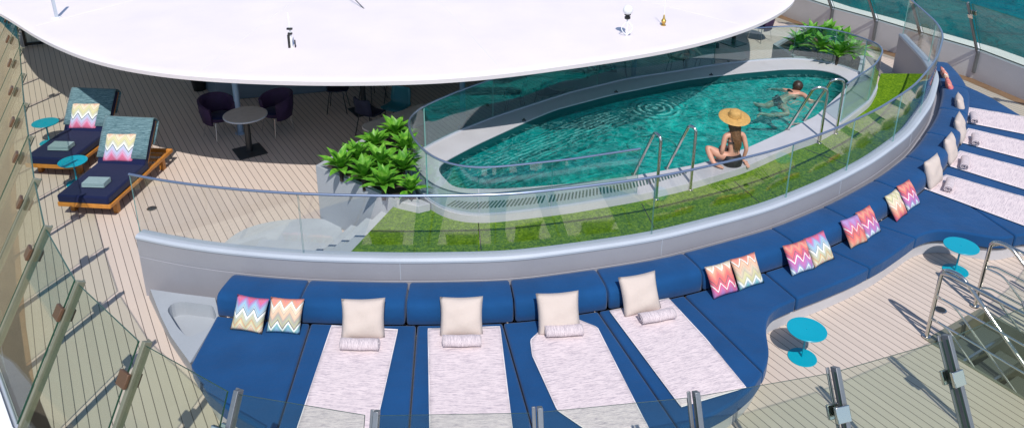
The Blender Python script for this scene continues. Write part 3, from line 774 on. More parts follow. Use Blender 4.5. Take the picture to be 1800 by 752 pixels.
mb = MB(); ld = [at(*q, ZC) for q in [(697, 353), (712, 349), (740, 350), (756, 357), (735, 362)]]
tag(mb.build('x', 'grey_paint') if False else (lambda: (mb.prism(ld, ZG, ZC-.003), mb.build('stone_ledge', 'light_composite', bevel=.005))[1])(), 'small pale corner ledge between planter and pool glass', 'ledge')

def leaf(mb, L, W, az, elev0, droop, uvs, base):
    "arching lance-shaped leaf"
    n = 7; d = Vector((math.cos(az), math.sin(az), 0)); sd = Vector((-d.y, d.x, 0)); p = Vector(base)+d*.015; e = elev0; rows = []
    tw = random.uniform(-.3, .3)
    for i in range(n+1):
        t = i/n; w = W*(math.sin(PI*min(1, (t*.85+.12)))**.8)*(1-t**5) if i < n else .001
        up = Vector((0, 0, 1)); dirv = d*math.cos(e)+up*math.sin(e); nrm = -d*math.sin(e)+up*math.cos(e)
        s2 = sd*math.cos(tw*t)+nrm*math.sin(tw*t)
        rows.append((p-s2*w+nrm*w*.38, p, p+s2*w+nrm*w*.38))
        p = p+dirv*(L/n); e -= droop/n
    o = len(mb.v); vs = [q for r in rows for q in r]
    fs = []
    for i in range(n):
        a = i*3; fs += [(a, a+1, a+4, a+3), (a+1, a+2, a+5, a+4)]
    mb.add(vs, fs)
    for i in range(n+1):
        for j in range(3): uvs.append((j/2, i/n))
def rosette(center, R_, lab, grp):
    g = empty('agave', center, random.uniform(0, 6)); tag(g, lab, 'plant', grp)
    mb = MB(); uvs = []
    n = 21
    for k in range(n):
        t = k/n; az = k*2.39996+random.uniform(-.2, .2)
        leaf(mb, R_*(1.18-.30*t)*random.uniform(.8, 1.15), R_*.20*random.uniform(.8, 1.2), az, .42+1.0*t+random.uniform(-.15, .15), random.uniform(.5, 1.1)-.3*t, uvs, (0, 0, .03+.08*t))
    mb.build('leaves', 'leaf', g, smooth=True, angle=3, uvf=lambda i, co: uvs[i], recalc=False)
    mb = MB(); mb.tube([(0, 0, -.16), (0, 0, .06)], [.03, .035], 8); mb.build('stem', 'soil', g)
def plant_at(x, y, z, R_, lab, grp): rosette(at(x+(6 if x < 1000 else 0), y+(5 if x < 1000 else 0), z+(0 if x < 1000 else .06)), R_*(.95 if x < 1000 else 1.1), lab, grp)
gl1 = 'green agaves in the planter by the steps'; gl2 = 'green agaves in the far planter'
LPOS = [(594, 296, 1.02, .33, 'leftmost agave rosette at the planter point by the deck'), (624, 280, 1.04, .30, 'agave behind the leftmost one, beside the shaded deck edge'),
 (653, 258, 1.08, .32, 'agave in the middle of the back row beside the long table'), (690, 238, 1.12, .34, 'topmost agave nearest the end of the long table'),
 (634, 312, 1.02, .32, 'agave with shadow spikes on the planter face, left front'), (665, 292, 1.08, .36, 'large agave at the centre of the steps planter'),
 (706, 264, 1.08, .32, 'agave touching the curved corner of the pool glass'), (668, 328, 1.04, .34, 'agave hanging over the front edge above the steps'),
 (703, 300, 1.06, .34, 'agave beside the curved glass, middle of the right row'), (716, 336, .99, .26, 'small low agave at the stone ledge corner')]
for x, y, z, R_, lab in LPOS: plant_at(x, y, z, R_, lab, gl1)
RPOS = [(1403, 86, 1.0, .34, 'leftmost agave overhanging the far planter corner'), (1425, 74, 1.06, .36, 'agave just right of the leftmost in the far planter'), (1452, 72, 1.08, .38, 'tallest agave at the back of the far planter'),
 (1440, 92, 1.02, .34, 'front agave in the middle of the far planter'), (1478, 84, 1.06, .36, 'agave in the right half of the far planter back row'), (1472, 103, 1.0, .34, 'front agave right of the glass seam in the far planter'), (1500, 102, 1.02, .34, 'rightmost agave of the far planter near the curved rail')]
for x, y, z, R_, lab in RPOS: plant_at(x, y, z, R_, lab, gl2)

# ------------------------------------------------------------------ built-in sofa along the outside of the ring wall
sofa = empty('curved_sofa', (0, 7, 0)); SOF = Vector((0, 7, 0))
tag(sofa, 'long curved navy blue built-in sofa and daybed around the ring wall', 'sofa')
i_l = nearest(offset(WALL, -.62), at(380, 552, .42)); i_r = nearest(WALL, (8.86, 16.4))
BACK = offset(WALL, -.60)
BK = BACK[i_l:i_r+1]
fr_px = [((335, 640), .42)]
FR = [at(335, 640, .42)]+[Vector(q) for q in [(-3.15, 6.62, 0), (-2.75, 6.3, 0), (-2.33, 6.06, 0), (-1.6, 5.82, 0), (-.6, 5.7, 0), (.4, 5.74, 0), (1.2, 5.9, 0)]]
FR += [at(x, y, .30) for x, y in [(1255, 742), (1290, 722), (1325, 692), (1346, 658), (1351, 632), (1344, 596), (1347, 570), (1358, 556), (1400, 538), (1450, 519), (1500, 498), (1550, 472), (1590, 444), (1612, 427), (1635, 418), (1660, 416), (1700, 422), (1745, 431), (1775, 430), (1800, 422)]]
FR += [Vector(q) for q in [(8.1, 9.75, 0), (8.75, 10.3, 0), (9.3, 11.3, 0), (9.6, 12.5, 0), (9.7, 13.9, 0), (9.62, 15.0, 0), (9.45, 15.62, 0)]]
FR = [Vector((q.x, q.y, 0)) for q in FR]
FRS = [FR[0]]+smooth_path(FR[1:], .08, 3)
# seams: (point on back line, point on front line)
def P0(x, y, z=.42): q = at(x, y, z); return Vector((q.x, q.y, 0))
seams = [(P0(380, 552), FRS[0]), (P0(552, 572), Vector((-2.36, 5.9, 0))), (P0(732, 572), Vector((-.97, 5.7, 0))), (P0(893, 567), Vector((.33, 5.75, 0))), (P0(1050, 546), Vector((1.72, 6.0, 0))),
         (P0(1205, 516), P0(1346, 652)), (P0(1350, 481), P0(1403, 522)), (P0(1457, 438), P0(1507, 460)), (P0(1555, 398), P0(1607, 416)), (P0(1640, 318), P0(1775, 409)),
         (Vector((7.35, 12.35, 0)), Vector((8.85, 10.4, 0))), (Vector((7.9, 13.3, 0)), Vector((9.5, 12.0, 0))), (Vector((8.35, 14.2, 0)), Vector((9.68, 13.4, 0))), (BK[-1], FRS[-1])]
for k in range(len(seams)-1):
    a0 = 0 if k == 0 else nearest(BK, seams[k][0]); a1 = nearest(BK, seams[k+1][0])
    b0 = 0 if k == 0 else nearest(FRS, seams[k][1]); b1 = nearest(FRS, seams[k+1][1])
    A = BK[a0:a1+1]; B = FRS[b0:b1+1]
    if len(A) < 2 or len(B) < 2: continue
    A = [Vector(q) for q in A]; B = [Vector(q) for q in B]
    g_ = .008
    if k > 0:
        A[0] = A[0]+(A[1]-A[0]).normalized()*g_; B[0] = B[0]+(B[1]-B[0]).normalized()*g_
    A[-1] = A[-1]-(A[-1]-A[-2]).normalized()*g_; B[-1] = B[-1]-(B[-1]-B[-2]).normalized()*g_
    A = [q+Vector((0, 0, 0)) for q in A]
    na, nb = len(A), len(B); n = max(na, nb, 12)
    def res(P, n):
        L_ = [0]
        for i in range(1, len(P)): L_.append(L_[-1]+(P[i]-P[i-1]).length)
        out = []
        for k_ in range(n):
            d = L_[-1]*k_/(n-1); j = 0
            while j < len(L_)-2 and L_[j+1] < d: j += 1
            t = (d-L_[j])/max(1e-9, L_[j+1]-L_[j]); out.append(P[j].lerp(P[j+1], t))
        return out
    poly = A+list(reversed(B))
    mb = MB(); mb.prism([q-SOF for q in poly], .225, .42)
    o = mb.build('seat_cushion', 'navy_fabric', sofa, bevel=.028, seg=3)
# dark slit under the seats + grey plinth
def inset_front(d): 
    F2 = [Vector(q) for q in FRS]; N_ = normals2d(F2); return [q+n*d for q, n in zip(F2, N_)]
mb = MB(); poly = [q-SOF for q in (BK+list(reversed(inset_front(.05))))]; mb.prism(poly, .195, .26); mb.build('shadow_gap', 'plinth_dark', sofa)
mb = MB(); poly = [q-SOF for q in (BK+list(reversed(inset_front(.07))))]; mb.prism(poly, 0.002, .20); mb.build('plinth', 'light_composite', sofa)
# back cushions
bseam = [at(x, y, .5) for x, y in [(550, 505), (726, 508), (888, 506), (1046, 487), (1200, 460), (1345, 420), (1443, 382), (1535, 340), (1594, 296), (1630, 252)]]
WI = offset(WALL, -.03)
ids = [i_l]+[nearest(WI, q)+0 for q in bseam]
extra_i = ids[-1]+11
while extra_i < i_r-4: ids.append(extra_i); extra_i += 11
ids.append(i_r)
prof = [(-.595, .415), (-.608, .43), (-.604, .54), (-.592, .62), (-.57, .662), (-.53, .688), (-.46, .70), (-.30, .703), (-.18, .70), (-.13, .68), (-.105, .63), (-.10, .415)]
for a, b in zip(ids[:-1], ids[1:]):
    if b-a < 3: continue
    P = [Vector(q) for q in WALL[a:b+1]]; N_ = normals2d(WALL)[a:b+1]
    P[0] += (P[1]-P[0]).normalized()*.012; P[-1] -= (P[-1]-P[-2]).normalized()*.012
    rings = [[p+n*d+Vector((0, 0, z))-SOF for d, z in prof] for p, n in zip(P, N_)]
    # soft rounded ends
    def sq(ring, k):
        c = sum(ring, Vector())/len(ring); return [c+(q-c)*k for q in ring]
    e0 = (rings[1][0]-rings[0][0]).normalized(); e1 = (rings[-2][0]-rings[-1][0]).normalized()
    r0 = [q+e0*.03 for q in rings[0]]; r1 = [q+e1*.03 for q in rings[-1]]
    rings = [sq(rings[0], .90), sq([q+e0*.01 for q in rings[0]], .97), r0]+rings[1:-1]+[r1, sq([q+e1*.01 for q in rings[-1]], .97), sq(rings[-1], .90)]
    mb = MB(); mb.loft(rings, True, True); mb.build('back_cushion', 'navy_fabric', sofa, smooth=True, angle=math.radians(70))
mb = MB(); sweep(mb, WALL[i_l:i_r+1], [(-.13, .21), (-.13, .50), (-.002, .50), (-.002, .21)]); o = mb.build('back_rail', 'grey_paint', sofa); o.location = -SOF

# moulded end unit with niche
eu = empty('end_console', (at(300, 560, .4).x, at(300, 560, .4).y, 0)); EO = Vector((eu.location.x, eu.location.y, 0))
tag(eu, 'moulded pale grey console with rounded niche at the left end of the sofa', 'console')
top = [at(*q, .41) for q in [(264, 508), (320, 516), (378, 523), (385, 553), (334, 637), (318, 615), (300, 590), (283, 556)]]
niche = smooth_path([at(*q, .41) for q in [(294, 546), (298, 536), (308, 531), (325, 530), (374, 536), (381, 556), (366, 577), (330, 593), (312, 575)]], .04, 1, True)
mb = MB(); T = [Vector((q.x, q.y, 0))-EO for q in top]; Nn = [Vector((q.x, q.y, 0))-EO for q in niche]
holed_sheet(mb, T, Nn, .41); ringwall(mb, Nn, .22, .41); mb.add([Vector((q.x, q.y, .22)) for q in Nn], [tuple(range(len(Nn)))])
bot = [at(*q, 0) for q in [(262, 523), (320, 540), (400, 560), (420, 600), (350, 672), (324, 640), (300, 603), (280, 562)]]
BT = [Vector((q.x, q.y, 0))-EO for q in bot]
n = len(T); mb.add([Vector((q.x, q.y, .002)) for q in BT]+[Vector((q.x, q.y, .41)) for q in T], [(i, (i+1) % n, n+(i+1) % n, n+i) for i in range(n)])
mb.build('body', 'planter_grey', eu)

# ------------------------------------------------------------------ soft goods
def pillow_mesh(W, H, T, pinch=.06, n=12, wrinkle=.006, seed=0):
    rnd = random.Random(seed); mb = MB(); uvs = []
    ph = [rnd.uniform(0, 6) for _ in range(6)]
    grid = {}
    for side in (1, -1):
        for i in range(n+1):
            for j in range(n+1):
                u, v = i/n*2-1, j/n*2-1
                ex = 1-pinch*(1-abs(v)**2.0) if abs(u) == 1 else 1
                x = u*(1-pinch*(math.cos(v*PI/2))**1.0*abs(u)**3); y = v*(1-pinch*math.cos(u*PI/2)*abs(v)**3)
                th = (max(0, (1-abs(u)**3.2))*max(0, (1-abs(v)**3.2)))**.55
                w_ = wrinkle*(math.sin(u*5+ph[0]+v*2)+math.sin(v*7+ph[1]-u*3)+.6*math.sin((u+v)*9+ph[2]))*(1 if side > 0 else .5)
                edge_ = (i in (0, n) or j in (0, n))
                if edge_ and side < 0: continue
                grid[(side, i, j)] = len(mb.v)
                mb.v.append((x*W/2, (0 if edge_ else -side*(T/2*th+w_*th)), y*H/2+H/2)); uvs.append((i/n, j/n))
    for side in (1, -1):
        for i in range(n):
            for j in range(n):
                q = [grid.get((side, a, b), grid.get((1, a, b))) for a, b in ((i, j), (i+1, j), (i+1, j+1), (i, j+1))]
                mb.f.append(q if side > 0 else q[::-1]); mb.mi.append(0)
    return mb, uvs
def pillow(pt, facing, matn, W, H, T, lab, grp, tilt=28, seed=0, roll=0, z=.425, cat='pillow', parent=None, name='throw_pillow'):
    "pt: bottom centre on the seat; facing: azimuth (rad) the front looks to"
    mb, uvs = pillow_mesh(W, H, T, seed=seed)
    o = mb.build(name, matn, smooth=True, angle=3.2, uvf=lambda i, co: uvs[i], recalc=False)
    # local front is -Y
    o.matrix_world = Matrix.Translation((pt.x, pt.y, z)) @ Matrix.Rotation(facing+PI/2, 4, 'Z') @ Matrix.Rotation(-math.radians(tilt), 4, 'X') @ Matrix.Rotation(roll, 4, 'Y')
    tag(o, lab, cat, grp); return o
NW = normals2d(WALL)
def facing_at(p):
    i = nearest(WALL, p); n = -NW[i]; return math.atan2(n.y, n.x)
gch = 'zigzag pillows along the sofa back'; gwh = 'cream cushions at the head of the daybed towels'
CH = [((432, 583), 'chevron_pink_top', 'zigzag pillow pink along the top, leftmost on the sofa'), ((497, 586), 'chevron_salmon_top', 'zigzag pillow with blue bottom edge, second on the sofa from the left'),
 ((1277, 519), 'chevron_red', 'crimson zigzag pillow left of a sand and mint one'), ((1322, 504), 'chevron_mint', 'sand and mint zigzag pillow with salmon top, right of the crimson one'),
 ((1413, 479), 'chevron_red_violet', 'red to violet zigzag pillow beside the pale one, middle pair of the curve'), ((1450, 463), 'chevron_pink_top', 'pale yellow and blue zigzag pillow in the middle pair of the curve'),
 ((1511, 431), 'chevron_violet_orange', 'violet to orange zigzag pillow, left of its pair near the bend'), ((1537, 414), 'chevron_red_violet', 'red, violet and blue zigzag pillow leaning behind the violet orange one'),
 ((1586, 383), 'chevron_sand_red', 'sand to red zigzag pillow, left of the pair nearest the cream cushions'), ((1607, 365), 'chevron_red_violet', 'red and lilac zigzag pillow nearest the first cream cushion')]
for k, (q, mt, lab) in enumerate(CH):
    p = at(*q, .425); f = facing_at(p)
    out = Vector((math.cos(f), math.sin(f), 0))
    wdt = .40 if k not in (6, 7, 8, 9) else .37
    pillow(p, f+random.uniform(-.06, .06), mt, wdt, .40, .11, lab, gch, 36, seed=k, roll=random.uniform(-.04, .04))
WHP = [((638, 597), 'cream cushion above the leftmost lilac towel'), ((811, 592), 'cream cushion above the second lilac towel from the left'), ((984, 588), 'cream cushion above the kinked third lilac towel'), ((1131, 552), 'cream cushion above the slanting fourth lilac towel'),
 ((1645, 327), 'cream cushion nearest the zigzag pillows on the right daybed'), ((1675, 285), 'second cream cushion up the right daybed'), ((1692, 247), 'third cream cushion up the right daybed'), ((1692, 210), 'farthest cream cushion on the right daybed')]
for k, (q, lab) in enumerate(WHP):
    p = at(*q, .425); f = facing_at(p)
    if k < 4: f = [-1.55, -1.52, -1.45, -1.22][k]
    o = pillow(p, f+random.uniform(-.06, .06), 'cream_fabric', .50, .47+random.uniform(-.02, .02), .15, lab, gwh, (30, 33, 28, 31)[k] if k < 4 else 20, seed=20+k, roll=(0, .02, -.02, .03, 0, .05, -.05, .03)[k])
p = at(1676, 176, .425); pillow(p, facing_at(p), 'chevron_red_violet', .44, .44, .12, 'far zigzag pillow seen edge on at the end of the sofa', gch, 25, seed=40)
p = at(1668, 157, .425); pillow(p, facing_at(p), 'chevron_mint', .44, .46, .12, 'farthest pale blue zigzag pillow at the very end of the sofa', gch, 25, seed=41)

def towel(left, right, lab, grp, z=.432, seed=0, matn='towel_lilac', th=.006):
    rnd = random.Random(seed); Lp = [at(*q, z) for q in left]; Rp = [at(*q, z) for q in right]
    if not isinstance(left[0][0], (int, float)): pass
    def res(P, n):
        L_ = [0]
        for i in range(1, len(P)): L_.append(L_[-1]+(P[i]-P[i-1]).length)
        out = []
        for k_ in range(n):
            d = L_[-1]*k_/(n-1); j = 0
            while j < len(L_)-2 and L_[j+1] < d: j += 1
            t = (d-L_[j])/max(1e-9, L_[j+1]-L_[j]); out.append(P[j].lerp(P[j+1], t))
        return out
    n, m_ = 40, 16; A = res(Lp, n); B = res(Rp, n); mb = MB(); uvs = []
    c0 = A[0].copy(); ph = [rnd.uniform(0, 6) for _ in range(4)]
    for i in range(n):
        for j in range(m_):
            t = j/(m_-1); p = A[i].lerp(B[i], t); 
            zz = .0035*(math.sin(i*.55+ph[0]+j*.3)+math.sin(j*.9+ph[1]-i*.2))*.6+.003*math.sin(i*.21+ph[2])
            if i == n-1: zz -= .004
            mb.v.append((p.x-c0.x, p.y-c0.y, max(zz, -.006)+.0065)); uvs.append((t, i/(n-1)*2))
    for i in range(n-1):
        for j in range(m_-1):
            a = i*m_+j; mb.f.append([a, a+m_, a+m_+1, a+1]); mb.mi.append(0)
    o = mb.build('beach_towel', matn, smooth=True, angle=3.2, uvf=lambda i, co: uvs[i], recalc=False)
    s = o.modifiers.new('t', 'SOLIDIFY'); s.thickness = th; s.offset = 1
    for p_ in [0]:
        pass
    o.location = c0; tag(o, lab, 'towel', grp)
    # hem piping
    per = [A[i]-c0 for i in range(n)]+[A[-1].lerp(B[-1], k/8)-c0 for k in range(1, 8)]+[B[i]-c0 for i in range(n-1, -1, -1)]+[B[0].lerp(A[0], k/8)-c0 for k in range(1, 8)]
    mb = MB(); mb.tube([q+Vector((0, 0, .008)) for q in per], .006, 5, closed=True); mb.build('hem', 'towel_hem', o, smooth=True)
    return o
gt = 'lilac streaked towels spread on the daybed'
towel([(583, 573), (524, 748), (516, 775)], [(699, 580), (672, 700), (655, 775)], 'lilac towel spread leftmost on the blue daybed', gt, seed=1)
towel([(752.5, 578.5), (754, 660), (756, 775)], [(878.5, 574.5), (903, 775)], 'second lilac towel from the left, running straight down the daybed', gt, seed=2)
towel([(958, 574), (932.5, 598), (936, 625), (980, 721), (1040, 762)], [(1015, 562), (1050, 576), (1062, 600), (1131, 736), (1140, 752)], 'third lilac towel from the left with pinched upper end', gt, seed=3)
towel([(1072, 547), (1197.5, 715)], [(1175, 525), (1240, 595), (1311, 681)], 'fourth lilac towel, slanting to the right beside the table side of the daybed', gt, seed=4)
def ext(a, b, x=1900): t = (x-a[0])/(b[0]-a[0]); return (x, a[1]+(b[1]-a[1])*t)
for k, (a, a2, b, b2, lab) in enumerate([((1615.7, 328.5), (1800, 397), (1663, 308), (1800, 347), 'nearest lilac towel on the right daybed'), ((1655, 288), (1800, 333), (1688, 266), (1800, 295.5), 'second nearest lilac towel on the right daybed'),
   ((1686, 250), (1800, 280), (1702, 226.7), (1800, 249), 'third lilac towel up the right daybed'), ((1690, 214), (1800, 236), (1697, 189), (1800, 206), 'farthest lilac towel on the right daybed')]):
    e_ = (1862, 1858, 1850, 1840)[k]
    towel([a, ext(a, a2, e_)], [b, ext(b, b2, e_)], lab, gt, seed=10+k)

def towel_roll(pt, axis, lab, grp, L=.40, r=.062, z=.445):
    mb = MB(); uvs = []; turns = 2.6; n = 64; m_ = 10
    for i in range(n+1):
        t = i/n; a = t*turns*2*PI; rr = r*(.28+.72*t)
        for j in range(m_+1):
            s_ = j/m_; wob = .003*math.sin(s_*9+a)
            mb.v.append(((s_-.5)*L+.006*math.sin(a*1.3), math.cos(a)*(rr+wob), (math.sin(a)*(rr+wob)+r)*.84)); uvs.append((s_, t*2))
    for i in range(n):
        for j in range(m_):
            a = i*(m_+1)+j; mb.f.append([a, a+m_+1, a+m_+2, a+1]); mb.mi.append(0)
    o = mb.build('rolled_towel', 'towel_roll', smooth=True, angle=3.2, uvf=lambda i, co: uvs[i], recalc=False)
    s = o.modifiers.new('t', 'SOLIDIFY'); s.thickness = .012
    o.location = (pt.x, pt.y, z); o.rotation_euler = (0, 0, axis); tag(o, lab, 'rolled towel', grp)
gr = 'rolled lilac towels below the cream cushions'
for q, ax, lab in [((633, 612), -.02, 'rolled towel at the head of the leftmost lilac towel'), ((812, 606), .03, 'rolled towel at the head of the second lilac towel'), ((991, 588), .10, 'rolled towel at the head of the kinked third towel'), ((1154, 562), .28, 'rolled towel below the cushion of the slanting fourth towel'),
   ((1667, 330), 1.0, 'spiral towel roll nearest on the right daybed'), ((1694, 291), 1.05, 'second spiral towel roll up the right daybed'), ((1713, 250), 1.1, 'third spiral towel roll up the right daybed'), ((1710, 212), 1.15, 'farthest spiral towel roll on the right daybed')]:
    towel_roll(at(*q, .445), ax, lab, gr, L=.43 if q[0] < 1300 else .38, r=.078 if q[0] < 1300 else .07)

# ------------------------------------------------------------------ turquoise side tables
def side_table(top, lab, first=[None]):
    p = at(*top, .41)
    if first[0] is None:
        g = empty('side_table', (p.x, p.y, 0)); first[0] = g
        mb = MB(); mb.lathe([(.002, .398), (.222, .398), (.225, .402), (.225, .408), (.222, .411), (.002, .411)], (0, 0, 0), 64); mb.build('table_top', 'turquoise_paint', g, smooth=True)
        mb = MB(); mb.lathe([(.0125, .012), (.0125, .40)], (0, 0, 0), 16); mb.lathe([(.012, .411), (.012, .415), (.004, .418)], (0, 0, 0), 12); mb.build('stem', 'turquoise_paint', g, smooth=True)
        mb = MB(); mb.lathe([(.165, 0), (.168, .004), (.165, .010), (.03, .013)], (0, 0, 0), 48); mb.build('base', 'turquoise_paint', g, smooth=True)
    else:
        g = copy_tree(first[0]); g.location = (p.x, p.y, 0)
    tag(g, lab, 'side table', 'round turquoise side tables')
side_table((1418.5, 578), 'turquoise side table between the daybed corner and the windscreen')
side_table((1690, 431.5), 'turquoise side table beside the steel stair rails')
side_table((79.5, 215.3), 'turquoise side table left of the farther lounger')
side_table((127.7, 283.2), 'turquoise side table between the two loungers')

# ------------------------------------------------------------------ sun loungers
def lounger():
    g = empty('sun_lounger', (0, 0, 0))     # origin foot centre, +Y towards the head
    W = .84
    mb = MB()
    for s_ in (-1, 1): mb.box((s_*(W/2-.02), .99, .235), (.05, 1.96, .055))
    mb.box((0, .02, .235), (W, .05, .07)); mb.box((0, 1.94, .235), (W, .05, .07))
    for k in range(9): mb.box((0, .2+.2*k, .225), (W-.1, .09, .02))
    mb.build('frame', 'orange_wood', g, bevel=.006)
    for x in (-W/2+.07, W/2-.07):
        for y in (.25, 1.7):
            mb = MB(); mb.box((x, y, .10), (.07, .09, .20)); mb.build('leg', 'orange_wood', g, bevel=.005)
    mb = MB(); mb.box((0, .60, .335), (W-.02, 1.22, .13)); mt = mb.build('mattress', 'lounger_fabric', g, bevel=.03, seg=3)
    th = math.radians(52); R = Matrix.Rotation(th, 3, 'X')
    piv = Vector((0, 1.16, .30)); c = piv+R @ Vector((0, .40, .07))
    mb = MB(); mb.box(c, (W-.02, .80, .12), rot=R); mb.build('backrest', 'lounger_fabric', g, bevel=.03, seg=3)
    mb = MB(); c2 = piv+R @ Vector((0, .40, -.012)); mb.box(c2, (W-.06, .80, .03), rot=R); mb.tube([piv+R @ Vector((0, .6, -.02)), Vector((0, 1.75, .26))], .014, 6); mb.build('backrest_frame', 'orange_wood', g, bevel=.004)
    return g
lg = lounger(); lg2 = copy_tree(lg)
lf = [(lg, Vector((-6.52, 10.74, 0)), 'nearer navy sun lounger on orange wood frame, closest to the glass'), (lg2, Vector((-7.74, 12.02, 0)), 'farther navy sun lounger with dark teal throw half in shade')]
RZ = math.radians(-5)
for k, (g, p, lab) in enumerate(lf):
    g.location = p; g.rotation_euler = (0, 0, RZ); tag(g, lab, 'sun lounger', 'sun loungers by the left rail')
    M_ = Matrix.Translation(p) @ Matrix.Rotation(RZ, 4, 'Z')
    # throw draped over the backrest
    th = math.radians(52); R = Matrix.Rotation(th, 3, 'X'); piv = Vector((0, 1.16, .30))
    mb = MB(); uvs = []; prof = [(.12, .138), (.30, .138), (.5, .139), (.7, .139), (.79, .139), (.815, .128), (.825, .10), (.825, .05), (.82, -.02), (.80, -.04), (.6, -.045), (.42, -.05)]
    nx = 14
    for i, (u_, w_) in enumerate(prof):
        for j in range(nx+1):
            x = (j/nx-.5)*.845+.004*math.sin(i*2+j); q = piv+R @ Vector((x, u_, w_+.002*math.sin(j*1.3+i*.8)+ .002)); mb.v.append(tuple(q)); uvs.append((j/nx, i/len(prof)*1.4))
    for i in range(len(prof)-1):
        for j in range(nx):
            a = i*(nx+1)+j; mb.f.append([a, a+1, a+nx+2, a+nx+1]); mb.mi.append(0)
    o = mb.build('throw_towel', 'towel_teal' if k else 'towel_teal', smooth=True, angle=3.2, uvf=lambda i, co: uvs[i], recalc=False)
    s_ = o.modifiers.new('t', 'SOLIDIFY'); s_.thickness = .008; s_.offset = 1
    o.matrix_world = M_; tag(o, ('teal streaked towel draped over the backrest of the nearer lounger', 'dark teal towel draped over the farther lounger backrest')[k], 'towel', 'teal towels on the lounger backrests')
    # pillow
    mb, uv2 = pillow_mesh(.56, .50, .13, seed=60+k)
    o = mb.build('throw_pillow', 'chevron_pink_bottom', smooth=True, angle=3.2, uvf=lambda i, co: uv2[i], recalc=False)
    o.matrix_world = M_ @ Matrix.Translation((-.06, 1.10, .405)) @ Matrix.Rotation(-math.radians(35), 4, 'X') @ Matrix.Rotation(-.03, 4, 'Y')
    tag(o, ('pastel zigzag pillow with pink bottom on the nearer lounger', 'pastel zigzag pillow with pink bottom on the farther lounger')[k], 'pillow', 'pastel zigzag pillows on the loungers')
    # folded towel
    mb = MB()
    for q in range(3): mb.box((0, .003*q, .018+.024*q), (.36-.006*q, .22, .022))
    mb.tube([(-.17, -.108, .018), (.17, -.108, .018)], .011, 8)
    o = mb.build('folded_towel', 'towel_grey', bevel=.009, seg=3, uvf=lambda i, co: (co[0]*3, co[1]*4+co[2]*9))
    o.matrix_world = M_ @ Matrix.Translation((.02, .36, .402)) @ Matrix.Rotation(.05, 4, 'Z')
    tag(o, ('folded grey green towel near the foot of the nearer lounger', 'folded grey green towel near the foot of the farther lounger')[k], 'towel', 'folded towels on the loungers')

# ------------------------------------------------------------------ cafe furniture under the canopy
def cafe_table(px, r, lab, square_base=True, name='cafe_table'):
    p = at(*px, .74) ; g = empty(name, (p.x, p.y, 0)); tag(g, lab, 'table', 'pedestal tables under the canopy')
    mb = MB(); mb.lathe([(.002, .705), (r-.012, .705), (r, .715), (r, .735), (r-.008, .742), (.002, .742)], (0, 0, 0), 48); tt = mb.build('table_top', ['table_top'], g, smooth=True)
    mb = MB(); mb.lathe([(r+.001, .712), (r+.006, .716), (r+.006, .734), (r+.001, .738)], (0, 0, 0), 48); mb.build('rim', 'cap_paint', tt, smooth=True)
    mb = MB(); mb.lathe([(.055, .02), (.055, .705)], (0, 0, 0), 16); mb.build('column', 'dark_metal', g, smooth=True)
    mb = MB(); mb.box((0, 0, .012), (.50, .50, .02), rz=.6); mb.build('base', 'dark_metal', g, bevel=.004)
    return g
def slab_table(c, L_, W_, rz, lab):
    g = empty('dining_table', (c.x, c.y, 0), rz); tag(g, lab, 'table', 'long rounded tables under the canopy')
    P = []
    for sx, sy, a0 in ((1, 1, 0), (-1, 1, 90), (-1, -1, 180), (1, -1, 270)):
        for k in range(7):
            a = math.radians(a0+15*k); P.append(Vector((sx*(L_/2-.2)+.2*math.cos(a), sy*(W_/2-.2)+.2*math.sin(a), 0)))
    mb = MB(); mb.prism(P, .71, .745); mb.build('table_top', 'table_top', g, bevel=.008)
    for sx in (-1, 1):
        mb = MB(); mb.lathe([(.035, .02), (.035, .71)], (sx*L_*.28, 0, 0), 12); mb.lathe([(.22, 0), (.22, .012), (.03, .03)], (sx*L_*.28, 0, 0), 24); mb.build('leg', 'steel', g, smooth=True)
cafe_table((431, 201), .375, 'round grey pedestal table between two dark tub chairs')
t2 = at(640, 195, 0)
g = cafe_table((431, 201), .42, 'pedestal table mostly hidden under the canopy edge'); g.location = (t2.x, t2.y, 0)
t3 = at(1289, 77, 0); g = cafe_table((431, 201), .42, 'pedestal table at the right end of the canopy shade'); g.location = (t3.x, t3.y, 0)
a_, b_ = at(655, 228, .74), at(757, 192, .74); ax = math.atan2(b_.y-a_.y, b_.x-a_.x)
slab_table((a_+b_)/2+Vector((.06, 0, 0)), 1.55, .72, ax, 'long rounded table beside the planter, partly behind the pool glass')
slab_table(at(1245, 94, .74), 1.6, .7, -.1, 'long pale table behind the pool glass at the right')
slab_table(at(1030, 142, .74), 1.6, .7, .25, 'long shaded table behind the middle of the pool glass')

def tub_chair(matn):
    g = empty('tub_chair', (0, 0, 0))          # faces +Y
    mb = MB(); mb.sphere((0, .02, .40), .25, 20, 8, (1, 1, .28)); mb.build('seat', 'navy_fabric' if False else matn, g, smooth=True)
    rings = []
    for k in range(25):
        a = math.radians(-215+k*(250/24)); t = abs(k-12)/12; hgt = .78-.13*t**2
        rr = []
        for r_, z in ((.24, .30), (.285, .34), (.325, .55), (.335, hgt), (.30, hgt+.012), (.27, hgt-.02), (.25, .50), (.235, .40)):
            rr.append(Vector((math.cos(a)*r_, math.sin(a)*r_, z)))
        rings.append(rr)
    mb = MB(); mb.loft(rings, True, True); mb.build('back_shell', matn, g, smooth=True)
    mb = MB(); mb.sphere((0, .05, .44), .21, 16, 8, (1, 1, .22)); mb.build('seat_pad', 'lounger_fabric', g, smooth=True)
    for sx in (-1, 1):
        for sy in (-1, 1):
            mb = MB(); mb.tube([(sx*.16, sy*.16, .36), (sx*.22, sy*.22, .0)], [.012, .009], 8); mb.build('leg', 'bright_metal', g, smooth=True)
    return g
tc = tub_chair('purple_weave')
